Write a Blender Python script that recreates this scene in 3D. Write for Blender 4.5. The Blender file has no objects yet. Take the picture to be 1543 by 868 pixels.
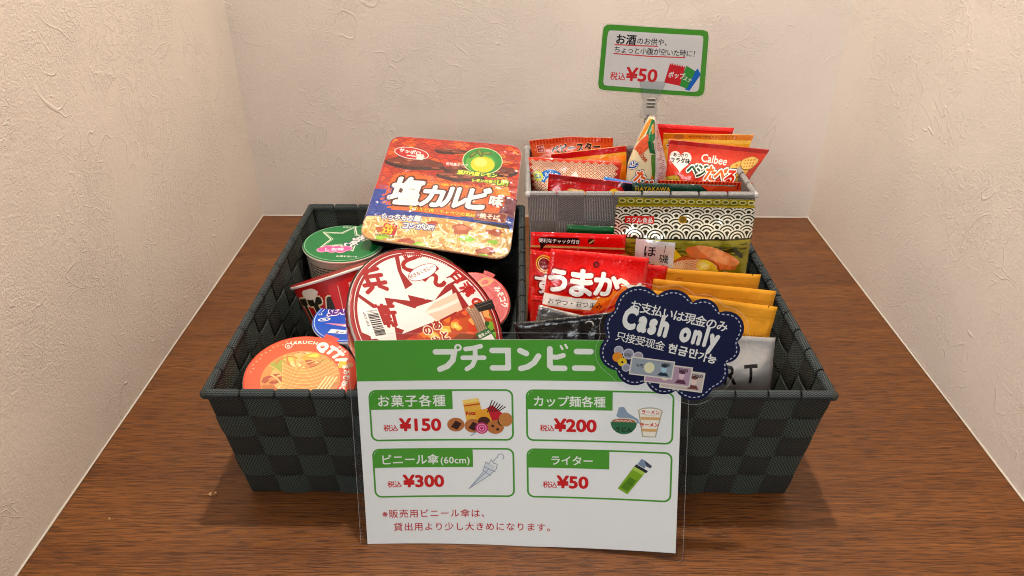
import bpy, bmesh, math, random
import numpy as np
from mathutils import Vector, Matrix, noise
from mathutils.geometry import tessellate_polygon

# ------------------------------------------------------------------ camera, light, exposure
S = bpy.context.scene
COL = S.collection
R = math.radians

cam_d = bpy.data.cameras.new('camera'); cam = bpy.data.objects.new('camera', cam_d); COL.objects.link(cam)
cam_d.sensor_width = 36; cam_d.lens = 26.88; cam_d.clip_start = .02; cam_d.clip_end = 50
cam.location = (0, 0, .512)
cam.rotation_euler = (R(90 - 30.3), 0, R(.5))
S.camera = cam

W = bpy.data.worlds.new('World'); S.world = W; W.use_nodes = True
bg = W.node_tree.nodes['Background']; bg.inputs[0].default_value = (.86, .90, 1.0, 1); bg.inputs[1].default_value = .15

def lamp(name, kind, loc, energy, col, **kw):
    d = bpy.data.lights.new(name, kind); d.energy = energy; d.color = col
    for k, v in kw.items(): setattr(d, k, v)
    o = bpy.data.objects.new(name, d); COL.objects.link(o); o.location = loc
    return o
# the recessed downlight over the shelf and an added area fill standing in for soft light from the room
l1 = lamp('ceiling_downlight', 'SPOT', (.0, .78, 1.85), 96, (1, .905, .80), shadow_soft_size=.028, spot_size=R(172), spot_blend=.35)
l3 = lamp('room_fill_light', 'AREA', (-.55, -1.3, 1.0), 24, (.97, .97, 1.0), shape='RECTANGLE', size=1.1, size_y=.7)
l3.rotation_euler = Vector((-.55, -1.9, .80)).to_track_quat('Z', 'Y').to_euler()

S.view_settings.view_transform = 'Standard'; S.view_settings.look = 'None'
S.view_settings.exposure = 0; S.view_settings.gamma = 1
S.cycles.max_bounces = 8; S.cycles.transparent_max_bounces = 16
S.cycles.use_denoising = True; S.cycles.filter_width = 1.05
S.cycles.caustics_reflective = False; S.cycles.caustics_refractive = False

# ------------------------------------------------------------------ colours and materials
def lin(h):
    h = h.lstrip('#'); c = [int(h[i:i+2], 16) / 255 for i in (0, 2, 4)]
    return tuple(x / 12.92 if x <= .04045 else ((x + .055) / 1.055) ** 2.4 for x in c) + (1,)

class NT:
    def __init__(s, name):
        s.m = bpy.data.materials.new(name); s.m.use_nodes = True; s.t = s.m.node_tree
        s.b = s.t.nodes['Principled BSDF']; s.out = s.t.nodes['Material Output']
    def n(s, typ, **kw):
        nd = s.t.nodes.new(typ)
        for k, v in kw.items():
            if k.startswith('i_'): nd.inputs[k[2:].replace('_', ' ')].default_value = v
            elif k.startswith('x'): nd.inputs[int(k[1:])].default_value = v
            else: setattr(nd, k, v)
        return nd
    def l(s, a, b): s.t.links.new(a, b)
    def math(s, op, a, b=None, clamp=False):
        nd = s.t.nodes.new('ShaderNodeMath'); nd.operation = op; nd.use_clamp = clamp
        for i, v in enumerate((a, b)):
            if v is None: continue
            if isinstance(v, (int, float)): nd.inputs[i].default_value = v
            else: s.l(v, nd.inputs[i])
        return nd.outputs[0]
    def ramp(s, fac, stops, interp='LINEAR'):
        nd = s.t.nodes.new('ShaderNodeValToRGB'); nd.color_ramp.interpolation = interp
        e = nd.color_ramp.elements
        while len(e) < len(stops): e.new(.5)
        for el, (p, c) in zip(e, stops):
            el.position = p; el.color = c if len(c) == 4 else tuple(c) + (1,)
        s.l(fac, nd.inputs[0]); return nd.outputs[0]
    def bump(s, h, dist, strength=1, prev=None):
        nd = s.n('ShaderNodeBump'); nd.inputs['Distance'].default_value = dist; nd.inputs['Strength'].default_value = strength
        s.l(h, nd.inputs['Height'])
        if prev is not None: s.l(prev, nd.inputs['Normal'])
        return nd.outputs[0]
    def noise(s, vec, scale, detail=3, rough=.5, dist=0):
        nd = s.n('ShaderNodeTexNoise'); nd.inputs['Scale'].default_value = scale; nd.inputs['Detail'].default_value = detail
        nd.inputs['Roughness'].default_value = rough; nd.inputs['Distortion'].default_value = dist
        if vec is not None: s.l(vec, nd.inputs['Vector'])
        return nd.outputs[0]
    def mapping(s, vec, scale=(1, 1, 1), rot=(0, 0, 0), loc=(0, 0, 0)):
        nd = s.n('ShaderNodeMapping'); nd.inputs['Scale'].default_value = scale; nd.inputs['Rotation'].default_value = rot; nd.inputs['Location'].default_value = loc
        s.l(vec, nd.inputs['Vector']); return nd.outputs[0]

def mat_print(name, rough=.35, coat=0., wrinkle=0., wscale=60, metal=0., spec=.5, stretch=(1, 1, 1), crinkle=0., deep=1.):
    """flat print on a package: colour from the print's own colour attribute, film relief from noise"""
    t = NT(name)
    a = t.n('ShaderNodeAttribute'); a.attribute_name = 'Col'
    g = t.n('ShaderNodeGamma'); g.inputs['Gamma'].default_value = deep; t.l(a.outputs['Color'], g.inputs['Color'])
    t.l(g.outputs[0], t.b.inputs['Base Color'])
    t.b.inputs['Roughness'].default_value = rough; t.b.inputs['Metallic'].default_value = metal
    t.b.inputs['Specular IOR Level'].default_value = spec
    t.b.inputs['Coat Weight'].default_value = coat; t.b.inputs['Coat Roughness'].default_value = .08
    if wrinkle:
        tc = t.n('ShaderNodeTexCoord'); v = t.mapping(tc.outputs['Object'], stretch)
        h = t.noise(v, wscale, 3, .55, .6)
        nb = t.bump(h, wrinkle)
        if crinkle:
            h2 = t.noise(v, wscale * 4.5, 2, .5, 1.2); nb = t.bump(h2, crinkle, 1, nb)
        t.l(nb, t.b.inputs['Normal']); t.l(nb, t.b.inputs['Coat Normal'])
    return t.m

def mat_plain(name, col, rough=.5, metal=0., spec=.5, wrinkle=0, wscale=60, coat=0):
    t = NT(name); t.b.inputs['Base Color'].default_value = lin(col); t.b.inputs['Roughness'].default_value = rough
    t.b.inputs['Metallic'].default_value = metal; t.b.inputs['Specular IOR Level'].default_value = spec
    t.b.inputs['Coat Weight'].default_value = coat
    tc = t.n('ShaderNodeTexCoord'); h = t.noise(tc.outputs['Object'], wscale, 3, .5, .3)
    r = t.math('MULTIPLY_ADD', h, .12); t.l(t.math('ADD', t.math('MULTIPLY', h, .14), rough - .07), t.b.inputs['Roughness'])
    if wrinkle: t.l(t.bump(h, wrinkle), t.b.inputs['Normal'])
    return t.m

def mat_film(name, rough=.04, tint=(1, 1, 1), gloss=1.0, wrinkle=0., wscale=50, haze=0.):
    t = NT(name)
    t.t.nodes.remove(t.b)
    tr = t.n('ShaderNodeBsdfTransparent'); tr.inputs[0].default_value = (*tint, 1)
    gl = t.n('ShaderNodeBsdfGlossy'); gl.inputs['Roughness'].default_value = rough
    fr = t.n('ShaderNodeFresnel'); fr.inputs['IOR'].default_value = 1.46
    mx = t.n('ShaderNodeMixShader')
    f = t.math('MULTIPLY', fr.outputs[0], gloss, True)
    if wrinkle:
        tc = t.n('ShaderNodeTexCoord'); nb = t.bump(t.noise(tc.outputs['Object'], wscale, 4, .6, 1.5), wrinkle)
        t.l(nb, gl.inputs['Normal']); t.l(nb, fr.inputs['Normal'])
    t.l(f, mx.inputs[0]); t.l(tr.outputs[0], mx.inputs[1]); t.l(gl.outputs[0], mx.inputs[2])
    o = mx.outputs[0]
    if haze:
        df = t.n('ShaderNodeBsdfDiffuse'); df.inputs[0].default_value = (.8, .8, .8, 1)
        m2 = t.n('ShaderNodeMixShader'); m2.inputs[0].default_value = haze
        t.l(o, m2.inputs[1]); t.l(df.outputs[0], m2.inputs[2]); o = m2.outputs[0]
    t.l(o, t.out.inputs[0]); return t.m

def mat_wall():
    t = NT('embossed_wallpaper'); tc = t.n('ShaderNodeTexCoord'); P = tc.outputs['Object']
    fine = t.noise(P, 420, 4, .7)
    fine2 = t.noise(P, 170, 3, .6)
    # trowel ridges: thin crests along the level lines of distorted noise, broken up by a mask
    def ridge(scale, dist, width, seed, level=.5):
        v = t.mapping(P, (1, 1, 1), (0, 0, 0), (seed, seed * .7, seed * 1.3))
        a = t.noise(v, scale, 2.2, .5, dist)
        d = t.math('ABSOLUTE', t.math('SUBTRACT', a, level))
        r = t.math('SUBTRACT', 1, t.math('DIVIDE', d, width), True)
        return t.math('SMOOTH_MIN', r, .9)
    def mask(scale, seed, lo, hi):
        v = t.mapping(P, (1, 1, 1), (0, 0, 0), (seed, seed, seed))
        a = t.noise(v, scale, 2, .5, .3)
        mr = t.n('ShaderNodeMapRange', interpolation_type='SMOOTHSTEP'); t.l(a, mr.inputs[0])
        mr.inputs[1].default_value = lo; mr.inputs[2].default_value = hi; return mr.outputs[0]
    big = t.math('MULTIPLY', ridge(6.5, 1.6, .0048, 3.1), mask(13, 7, .51, .60))
    big2 = t.math('MULTIPLY', ridge(11, 1.4, .0075, 11.7, .46), mask(18, 17, .53, .62))
    small = t.math('MULTIPLY', ridge(46, 2.0, .028, 5.3), mask(8, 23, .48, .60))
    small2 = t.math('MULTIPLY', ridge(85, 1.6, .05, 9.3), mask(6, 41, .46, .60))
    grainmask = t.math('MULTIPLY_ADD', mask(6, 61, .35, .65), .6); 
    gm = t.math('ADD', t.math('MULTIPLY', mask(6, 61, .35, .65), .75), .25)
    h = t.math('ADD', t.math('MULTIPLY', big, .55), t.math('MULTIPLY', big2, .4))
    h = t.math('ADD', h, t.math('MULTIPLY', small, .4))
    h = t.math('ADD', h, t.math('MULTIPLY', small2, .26))
    h = t.math('ADD', h, t.math('MULTIPLY', t.math('MULTIPLY', fine, gm), 1.25))
    h = t.math('ADD', h, t.math('MULTIPLY', fine2, .35))
    t.l(t.bump(h, .0012, 1), t.b.inputs['Normal'])
    tone = t.noise(P, 3.0, 3, .5)
    t.l(t.ramp(tone, [(.3, lin('ddd5cb')), (.7, lin('e6ddd3'))]), t.b.inputs['Base Color'])
    t.b.inputs['Roughness'].default_value = .62; t.b.inputs['Specular IOR Level'].default_value = .25
    return t.m

def mat_wood():
    t = NT('stained_oak'); tc = t.n('ShaderNodeTexCoord'); P = tc.outputs['Object']
    warp = t.n('ShaderNodeVectorMath', operation='ADD')
    wn = t.n('ShaderNodeTexNoise'); wn.inputs['Scale'].default_value = 2.2; wn.inputs['Detail'].default_value = 2
    t.l(t.mapping(P, (1, 2.5, 1)), wn.inputs['Vector'])
    sc = t.n('ShaderNodeVectorMath', operation='SCALE'); t.l(wn.outputs['Color'], sc.inputs[0]); sc.inputs['Scale'].default_value = .012
    t.l(P, warp.inputs[0]); t.l(sc.outputs[0], warp.inputs[1]); V = warp.outputs[0]
    bands = t.noise(t.mapping(V, (1.0, 34, 1)), 1.3, 4, .6, .2)
    fibre = t.noise(t.mapping(V, (5, 560, 1)), 1.15, 5, .7)
    pores = t.noise(t.mapping(V, (38, 820, 1)), 1.1, 2, .5, .1)
    por = t.n('ShaderNodeMapRange'); t.l(pores, por.inputs[0]); por.inputs[1].default_value = .50; por.inputs[2].default_value = .60
    fl = t.noise(t.mapping(V, (1.4, 9, 1)), 3.0, 3, .6)
    c = t.ramp(bands, [(.2, lin('6c401c')), (.5, lin('794a21')), (.8, lin('88562a'))])
    mx = t.n('ShaderNodeMix', data_type='RGBA', blend_type='MULTIPLY'); mx.inputs[0].default_value = .9
    t.l(c, mx.inputs[6]); t.l(t.ramp(fibre, [(.36, (.56, .50, .46, 1)), (.6, (1.08, 1.05, 1.02, 1))]), mx.inputs[7])
    m2 = t.n('ShaderNodeMix', data_type='RGBA', blend_type='MIX'); m2.inputs[7].default_value = lin('1c0c05')
    t.l(t.math('MULTIPLY', por.outputs[0], .58), m2.inputs[0]); t.l(mx.outputs[2], m2.inputs[6])
    m3 = t.n('ShaderNodeMix', data_type='RGBA', blend_type='MULTIPLY'); m3.inputs[0].default_value = .6
    t.l(m2.outputs[2], m3.inputs[6]); t.l(t.ramp(fl, [(.3, (.74, .70, .68, 1)), (.7, (1.1, 1.1, 1.1, 1))]), m3.inputs[7])
    t.l(m3.outputs[2], t.b.inputs['Base Color'])
    hh = t.math('SUBTRACT', t.math('MULTIPLY', fibre, .5), por.outputs[0])
    t.l(t.bump(hh, .00022, 1), t.b.inputs['Normal'])
    t.l(t.math('ADD', t.math('MULTIPLY', fibre, .2), .28), t.b.inputs['Roughness'])
    t.b.inputs['Specular IOR Level'].default_value = .34
    return t.m

def mat_knit(name, c_thread, c_gap, px=.0028, py=.0016, amp=.9, rough=.8, bumpd=.0009):
    """knitted webbing: zig-zag rows of yarn, laid out in metres along (u) and across (v) the strap"""
    t = NT(name); uv = t.n('ShaderNodeUVMap'); sp = t.n('ShaderNodeSeparateXYZ'); t.l(uv.outputs[0], sp.inputs[0])
    u, v = sp.outputs[0], sp.outputs[1]
    tri = t.math('PINGPONG', t.math('DIVIDE', v, px), .5)
    ph = t.math('ADD', t.math('DIVIDE', u, py), t.math('MULTIPLY', tri, amp * 2))
    wv = t.math('MULTIPLY', t.math('SINE', t.math('MULTIPLY', ph, 6.2832)), 1.5)
    edge = t.math('SINE', t.math('MULTIPLY', t.math('DIVIDE', v, px), 12.566))
    nz = t.noise(t.n('ShaderNodeTexCoord').outputs['Object'], 900, 2, .6)
    h = t.math('ADD', t.math('ADD', t.math('MULTIPLY', wv, .5), t.math('MULTIPLY', edge, .12)), t.math('MULTIPLY', nz, .7))
    f = t.math('ADD', t.math('MULTIPLY', h, .5), .35, True)
    t.l(t.ramp(f, [(.15, lin(c_gap)), (.75, lin(c_thread))]), t.b.inputs['Base Color'])
    t.l(t.bump(h, bumpd, .9), t.b.inputs['Normal'])
    t.b.inputs['Roughness'].default_value = rough; t.b.inputs['Specular IOR Level'].default_value = .2
    t.b.inputs['Sheen Weight'].default_value = .0
    return t.m

M = {
 'wall': mat_wall(), 'wood': mat_wood(),
 'seal': mat_plain('white_sealant', 'c4bcae', .5),
 'dark_strap': mat_knit('charcoal_green_webbing', '555f58', '020303', .0042, .0027),
 'black_strap': mat_knit('charcoal_brown_webbing', '454741', '020202', .0042, .0027),
 'rim': mat_knit('charcoal_rim_webbing', '5c6667', '0c0e0f', .0030, .0021, .7),
 'grey_strap': mat_knit('grey_webbing', '9c9893', '57534f', .0032, .0019),
 'grey_strap2': mat_knit('light_grey_webbing', 'aaa6a2', '66615c', .0026, .0016, .3),
 'grey_rim': mat_knit('pale_rim_webbing', 'cdccca', '8d8b88', .0022, .0015, .6),
 'card': mat_print('printed_paper', .55, 0, 0, spec=.15),
 'gloss': mat_print('glossy_printed_film', .22, .3, .0016, 48, crinkle=.00018, deep=1.25),
 'shrink': mat_print('shrink_wrapped_print', .5, .1, .00045, 28, stretch=(1, 1, 1), crinkle=.00006, deep=1.6),
 'tray': mat_print('tray_print', .5, 0, .0002, 28, deep=1.1, spec=.12),
 'lid': mat_print('printed_lid_foil', .34, .25, .0005, 40, crinkle=.00008, deep=1.3),
 'kraft': mat_print('matt_ochre_pouch', .5, 0, .0018, 30, spec=.3),
 'foil': mat_print('foil_pouch', .24, 0, .0024, 38, metal=.85, crinkle=.0002),
 'silver': mat_print('satin_silver_pouch', .34, .2, .0016, 30, metal=.3),
 'foilprint': mat_print('foil_printed_pouch', .2, .4, .0016, 45, metal=.45, crinkle=.00015),
 'film': mat_film('clear_laminate', .035, (.985, .99, .985), .65, .00003, 12),
 'film_edge': mat_film('laminate_edge', .2, (.9, .92, .92), 1.6, haze=.22),
 'shrinkfilm': mat_film('clear_shrink_film', .06, (.99, .99, .99), 1.0, .0008, 60),
 'acrylic': mat_film('clear_acrylic', .05, (.98, .99, .99), 2.2, haze=.03),
 'chrome': mat_plain('spring_steel', 'b9b4ac', .25, 1.0),
 'plastic_white': mat_plain('cup_board', 'e8e3da', .45),
 'black_plastic': mat_plain('black_tray_plastic', '151414', .35),
 'crumb': mat_plain('pale_crumb', 'b08c60', .6),
}

# ------------------------------------------------------------------ object helpers
def link(o, parent=None):
    COL.objects.link(o)
    if parent is not None: o.parent = parent
    return o
def tag(o, label, cat, group=None):
    o['label'] = label; o['category'] = cat
    if group: o['group'] = group
    return o
def thing(name, label, cat, matrix, group=None):
    o = bpy.data.objects.new(name, None); COL.objects.link(o); o.empty_display_size = .02
    o.matrix_world = matrix
    return tag(o, label, cat, group)
def mesh_obj(name, verts, faces, mat, parent=None, smooth=False, uvs=None):
    me = bpy.data.meshes.new(name); me.from_pydata([tuple(v) for v in verts], [], faces); me.materials.append(mat)
    if uvs is not None:
        ul = me.uv_layers.new(name='UVMap')
        for li, l in enumerate(me.loops): ul.data[li].uv = uvs[l.vertex_index]
    if smooth: me.polygons.foreach_set('use_smooth', [True] * len(me.polygons))
    me.update()
    return link(bpy.data.objects.new(name, me), parent)
def struct(o): o['kind'] = 'structure'; return o
def bm_obj(name, bm, mat, parent=None, smooth=False):
    me = bpy.data.meshes.new(name); bmesh.ops.recalc_face_normals(bm, faces=bm.faces); bm.to_mesh(me); bm.free(); me.materials.append(mat)
    if smooth: me.polygons.foreach_set('use_smooth', [True] * len(me.polygons))
    return link(bpy.data.objects.new(name, me), parent)
def frame(T, u, v=None, n=None):
    if n is not None:
        n = Vector(n).normalized(); u = Vector(u); u = (u - n * u.dot(n)).normalized(); v = n.cross(u)
    else:
        u = Vector(u).normalized(); v = Vector(v); v = (v - u * v.dot(u)).normalized(); n = u.cross(v)
    m = Matrix((u, v, n)).transposed().to_4x4(); m.translation = Vector(T); return m
def lean(T, tilt, roll=0, yaw=0):
    """frame of a standing sheet: x to the right, y up the sheet, z its face; tilt 90 = upright, less leans back"""
    t = R(tilt); u = Vector((math.cos(R(roll)), 0, math.sin(R(roll)))); v = Vector((0, math.cos(t), math.sin(t)))
    n = u.cross(v).normalized(); v = n.cross(u)
    m = Matrix((u, v, n)).transposed().to_4x4(); m = Matrix.Rotation(R(yaw), 4, 'Z') @ m; m.translation = Vector(T); return m

# ------------------------------------------------------------------ sheets and print (all print is built as thin coloured faces, in mm)
class Sheet:
    def __init__(s, f, u0, u1, v0, v1, cell=6.):
        s.u0, s.u1, s.v0, s.v1 = u0, u1, v0, v1
        s.nu = max(1, round((u1 - u0) / cell)); s.nv = max(1, round((v1 - v0) / cell))
        s.du = (u1 - u0) / s.nu; s.dv = (v1 - v0) / s.nv
        P = np.zeros((s.nu + 1, s.nv + 1, 3))
        for i in range(s.nu + 1):
            for j in range(s.nv + 1): P[i, j] = f(u0 + i * s.du, v0 + j * s.dv)
        s.P = P
        N = np.cross(np.gradient(P, axis=0), np.gradient(P, axis=1)); N /= np.linalg.norm(N, axis=2)[..., None] + 1e-12
        s.N = N
    def at(s, uv, w):
        a = np.clip((uv[:, 0] - s.u0) / s.du, 0, s.nu - 1e-9); b = np.clip((uv[:, 1] - s.v0) / s.dv, 0, s.nv - 1e-9)
        i = a.astype(int); j = b.astype(int); a = (a - i)[:, None]; b = (b - j)[:, None]
        def q(G):
            p00, p10, p01, p11 = G[i, j], G[i + 1, j], G[i, j + 1], G[i + 1, j + 1]
            return np.where(a >= b, p00 + (p10 - p00) * a + (p11 - p10) * b, p00 + (p11 - p01) * a + (p01 - p00) * b)
        p, n = q(s.P), q(s.N); n /= np.linalg.norm(n, axis=1)[:, None] + 1e-12
        return p + n * w[:, None], n
    def body(s, name, col, mat, parent, thick=0.4, teeth=0):
        """the sheet itself as a solid skin: front, back and edges"""
        V = []; F = []; nu, nv = s.nu, s.nv
        front = s.P.reshape(-1, 3)
        id_ = lambda i, j: i * (nv + 1) + j
        for i in range(nu):
            for j in range(nv):
                F.append((id_(i, j), id_(i + 1, j), id_(i + 1, j + 1))); F.append((id_(i, j), id_(i + 1, j + 1), id_(i, j + 1)))
        return front, F

def pouch_mesh(name, sheet, back, col, mat, parent, teeth=0.):
    """front skin + back skin (back = same grid, other depth), joined along the edge, optional saw-tooth top edge"""
    nu, nv = sheet.nu, sheet.nv; n = (nu + 1) * (nv + 1)
    V = [tuple(p) for p in sheet.P.reshape(-1, 3) / 1000] + [tuple(p) for p in back.reshape(-1, 3) / 1000]
    id_ = lambda i, j, k=0: i * (nv + 1) + j + k * n
    F = []
    for i in range(nu):
        for j in range(nv):
            F += [(id_(i, j), id_(i + 1, j), id_(i + 1, j + 1)), (id_(i, j), id_(i + 1, j + 1), id_(i, j + 1))]
            F += [(id_(i, j, 1), id_(i + 1, j + 1, 1), id_(i + 1, j, 1)), (id_(i, j, 1), id_(i, j + 1, 1), id_(i + 1, j + 1, 1))]
    for i in range(nu):
        F += [(id_(i, 0), id_(i, 0, 1), id_(i + 1, 0, 1), id_(i + 1, 0)), (id_(i, nv), id_(i + 1, nv), id_(i + 1, nv, 1), id_(i, nv, 1))]
    for j in range(nv):
        F += [(id_(0, j), id_(0, j + 1), id_(0, j + 1, 1), id_(0, j, 1)), (id_(nu, j), id_(nu, j, 1), id_(nu, j + 1, 1), id_(nu, j + 1))]
    if teeth:
        w = sheet.u1 - sheet.u0; k = int(w / (teeth * 1.3)); 
        up = (sheet.P[:, nv] - sheet.P[:, nv - 1]); up /= np.linalg.norm(up, axis=1)[:, None]
        def top(a):
            a = min(max(a, 0), .99999) * nu; i = int(a); f = a - i
            return (sheet.P[i, nv] * (1 - f) + sheet.P[i + 1, nv] * f), up[i] * (1 - f) + up[i + 1] * f
        for q in range(k):
            b = len(V); p0, _ = top(q / k); p1, _ = top((q + 1) / k); pm, um = top((q + .5) / k)
            tip = pm + um * teeth
            for p in (p0, p1, tip): V.append(tuple(p / 1000))
            for p in (p0, p1, tip): V.append(tuple((p - np.array((0, 0, .25))) / 1000))
            F += [(b, b + 1, b + 2), (b + 3, b + 5, b + 4), (b + 1, b + 4, b + 5, b + 2), (b, b + 2, b + 5, b + 3)]
    o = mesh_obj(name, V, F, mat, parent, True)
    set_col(o.data, [lin(col)] * len(o.data.polygons))
    nn = [tuple(x) for x in sheet.N.reshape(-1, 3)] + [tuple(-x) for x in sheet.N.reshape(-1, 3)]
    nn += [(0, 0, 1)] * (len(V) - 2 * n)
    return o

def set_col(me, cols):
    at = me.attributes.new('Col', 'FLOAT_COLOR', 'CORNER')
    tot = [p.loop_total for p in me.polygons]
    arr = np.repeat(np.array(cols, dtype=np.float32), tot, axis=0)
    at.data.foreach_set('color', arr.ravel())

_fc = bpy.data.curves.new('glyph', 'FONT'); _fo = bpy.data.objects.new('glyph', _fc); COL.objects.link(_fo)
_fc.resolution_u = 3
_cache = {}
def _raw(s, off):
    _fc.body = s; _fc.offset = off; _fc.size = 1
    dg = bpy.context.evaluated_depsgraph_get(); dg.update()
    me = bpy.data.meshes.new_from_object(_fo.evaluated_get(dg))
    v = np.array([x.co[:2] for x in me.vertices]).reshape(-1, 2); f = [tuple(p.vertices) for p in me.polygons]
    bpy.data.meshes.remove(me); return v, f
def glyph(c, off=0.):
    """a glyph made bolder by laying shifted copies over each other; third item = small depth steps"""
    k = (c, round(off, 3))
    if k not in _cache:
        if (c, 0.) not in _cache: v, f = _raw(c, 0); _cache[(c, 0.)] = (v, f, np.zeros(len(v)))
        v, f, _ = _cache[(c, 0.)]
        if off > .004 and len(v):
            m = 4 if off < .03 else 6 if off < .08 else 10; VV = []; FF = []; D = []
            for q in range(m):
                a = 2 * math.pi * (q + .5) / m; b = len(v) * q; VV.append(v + np.array((math.cos(a), math.sin(a))) * off); FF += [tuple(b + i for i in t) for t in f]; D.append(np.full(len(v), q * .07))
            _cache[k] = (np.concatenate(VV), FF, np.concatenate(D))
        else: _cache[k] = (v, f, np.zeros(len(v)))
    return _cache[k]
_adv = {}
def adv(c):
    if c not in _adv:
        if ord(c) > 0x2e80: _adv[c] = 1.0
        else:
            a = _raw('H' + c + 'H', 0)[0][:, 0].max(); b = _raw('HH', 0)[0][:, 0].max(); _adv[c] = a - b
    return _adv[c]

class Print:
    STEP = .02
    def __init__(s): s.v = []; s.f = []; s.c = []; s.l = []; s.boxes = []; s.clip = None
    def add(s, v, f, col, step=1., layer=None, dl=None):
        v = np.asarray(v, float)
        if len(v) == 0: return
        lo, hi = v.min(0), v.max(0)
        if layer is None:
            layer = 0
            for (a, b, L) in s.boxes:
                if L > layer - step and not (lo[0] > b[0] or hi[0] < a[0] or lo[1] > b[1] or hi[1] < a[1]): layer = max(layer, L + step)
        s.boxes.append((lo, hi, layer))
        base = sum(len(x) for x in s.v); s.v.append(v); s.l.append(np.full(len(v), float(layer)) + (0 if dl is None else dl))
        for q in f: s.f.append(tuple(base + i for i in q)); s.c.append(lin(col) if isinstance(col, str) else col)
        return layer
    def poly(s, pts, col, step=1.):
        tri = tessellate_polygon([[Vector((x, y, 0)) for x, y in pts]])
        return s.add(pts, tri, col, step)
    def rect(s, x0, y0, x1, y1, col, **k): return s.poly([(x0, y0), (x1, y0), (x1, y1), (x0, y1)], col, **k)
    def rrpts(s, x0, y0, x1, y1, r, n=5):
        P = []
        for cx, cy, a0 in ((x1 - r, y1 - r, 0), (x0 + r, y1 - r, 90), (x0 + r, y0 + r, 180), (x1 - r, y0 + r, 270)):
            for k in range(n + 1): a = R(a0 + 90 * k / n); P.append((cx + r * math.cos(a), cy + r * math.sin(a)))
        return P
    def rrect(s, x0, y0, x1, y1, r, col): return s.poly(s.rrpts(x0, y0, x1, y1, r), col)
    def ring(s, outer, inner, col):
        n = len(outer); return s.add(list(outer) + list(inner), [(i, (i + 1) % n, n + (i + 1) % n, n + i) for i in range(n)], col)
    def ell(s, x, y, rx, ry, col, rot=0, n=28, step=1.):
        c, d = math.cos(R(rot)), math.sin(R(rot))
        return s.poly([(x + rx * math.cos(t) * c - ry * math.sin(t) * d, y + rx * math.cos(t) * d + ry * math.sin(t) * c) for t in [2 * math.pi * k / n for k in range(n)]], col, step)
    def arcring(s, x, y, r0, r1, col, a0=0, a1=360, n=48):
        P = []; n = max(3, int(n * abs(a1 - a0) / 360))
        for k in range(n + 1):
            a = R(a0 + (a1 - a0) * k / n); P += [(x + r0 * math.cos(a), y + r0 * math.sin(a)), (x + r1 * math.cos(a), y + r1 * math.sin(a))]
        return s.add(P, [(2 * k, 2 * k + 1, 2 * k + 3, 2 * k + 2) for k in range(n)], col)
    def blob(s, x, y, rx, ry, col, seed=0, rot=0, jag=.25, n=18, step=1.):
        rr = random.Random(seed); ph = [rr.random() * 6.28 for _ in range(4)]
        c, d = math.cos(R(rot)), math.sin(R(rot)); P = []
        for k in range(n):
            t = 2 * math.pi * k / n; q = 1 + jag * (math.sin(2 * t + ph[0]) * .4 + math.sin(3 * t + ph[1]) * .35 + math.sin(5 * t + ph[2]) * .3 + math.sin(7 * t + ph[3]) * .15)
            a, b = rx * q * math.cos(t), ry * q * math.sin(t); P.append((x + a * c - b * d, y + a * d + b * c))
        if s.clip and not all(s.clip(*p) for p in P): 
            P = [p for p in P if s.clip(*p)]
            if len(P) < 5: return
        return s.poly(P, col, step)
    def stroke(s, pts, w, col, cap=True, step=1., taper=False):
        pts = [np.array(p, float) for p in pts]
        if s.clip:
            pts = [p for p in pts if s.clip(*p)]
        if len(pts) < 2: return
        V = []; n = len(pts)
        dirs = [(pts[i + 1] - pts[i]) / (np.linalg.norm(pts[i + 1] - pts[i]) + 1e-9) for i in range(n - 1)]
        for i in range(n):
            a = dirs[max(0, i - 1)]; b = dirs[min(n - 2, i)]; m = a + b; m /= np.linalg.norm(m) + 1e-9
            k = 1 / max(.45, abs(m @ b)); nn = np.array((-m[1], m[0])) * w / 2 * k
            if taper: nn = nn * math.sin(math.pi * (i + .35) / (n - .3))
            V += [pts[i] + nn, pts[i] - nn]
        F = [(2 * i, 2 * i + 1, 2 * i + 3, 2 * i + 2) for i in range(n - 1)]
        if cap:
            for e, (ia, ib), d in ((0, (0, 1), -dirs[0]), (1, (2 * n - 2, 2 * n - 1), dirs[-1])):
                a = pts[0] if e == 0 else pts[-1]; pr = np.array((-d[1], d[0])) * w / 2; b0 = len(V); K = 6; idx = []
                for k in range(1, K):
                    t = math.pi * k / K; V.append(a + pr * math.cos(t) + d * w / 2 * math.sin(t)); idx.append(b0 + k - 1)
                first = ib if e == 0 else ia; last = ia if e == 0 else ib
                F.append(tuple([last] + idx[::-1] + [first]) if e else tuple([first] + idx + [last]))
        return s.add(V, F, col, step)
    def text(s, t, x, y, size, col, bold=0., anchor='l', rot=0, sx=1., shear=0., outline=None, track=0., arc=None):
        """outline = [(colour, width in em), ...] widest first; arc = radius of a circle round (x, y), rot = middle angle"""
        L = [(adv(c) + track) * size * sx for c in t]; tot = sum(L)
        def place(v, px, py, a):
            v = v * size; v = np.c_[v[:, 0] * sx + v[:, 1] * shear, v[:, 1]]
            c, d = math.cos(a), math.sin(a); return np.c_[px + v[:, 0] * c - v[:, 1] * d, py + v[:, 0] * d + v[:, 1] * c]
        jobs = [(c_, o_) for c_, o_ in (outline or [])] + [(col, 0)]
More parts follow.
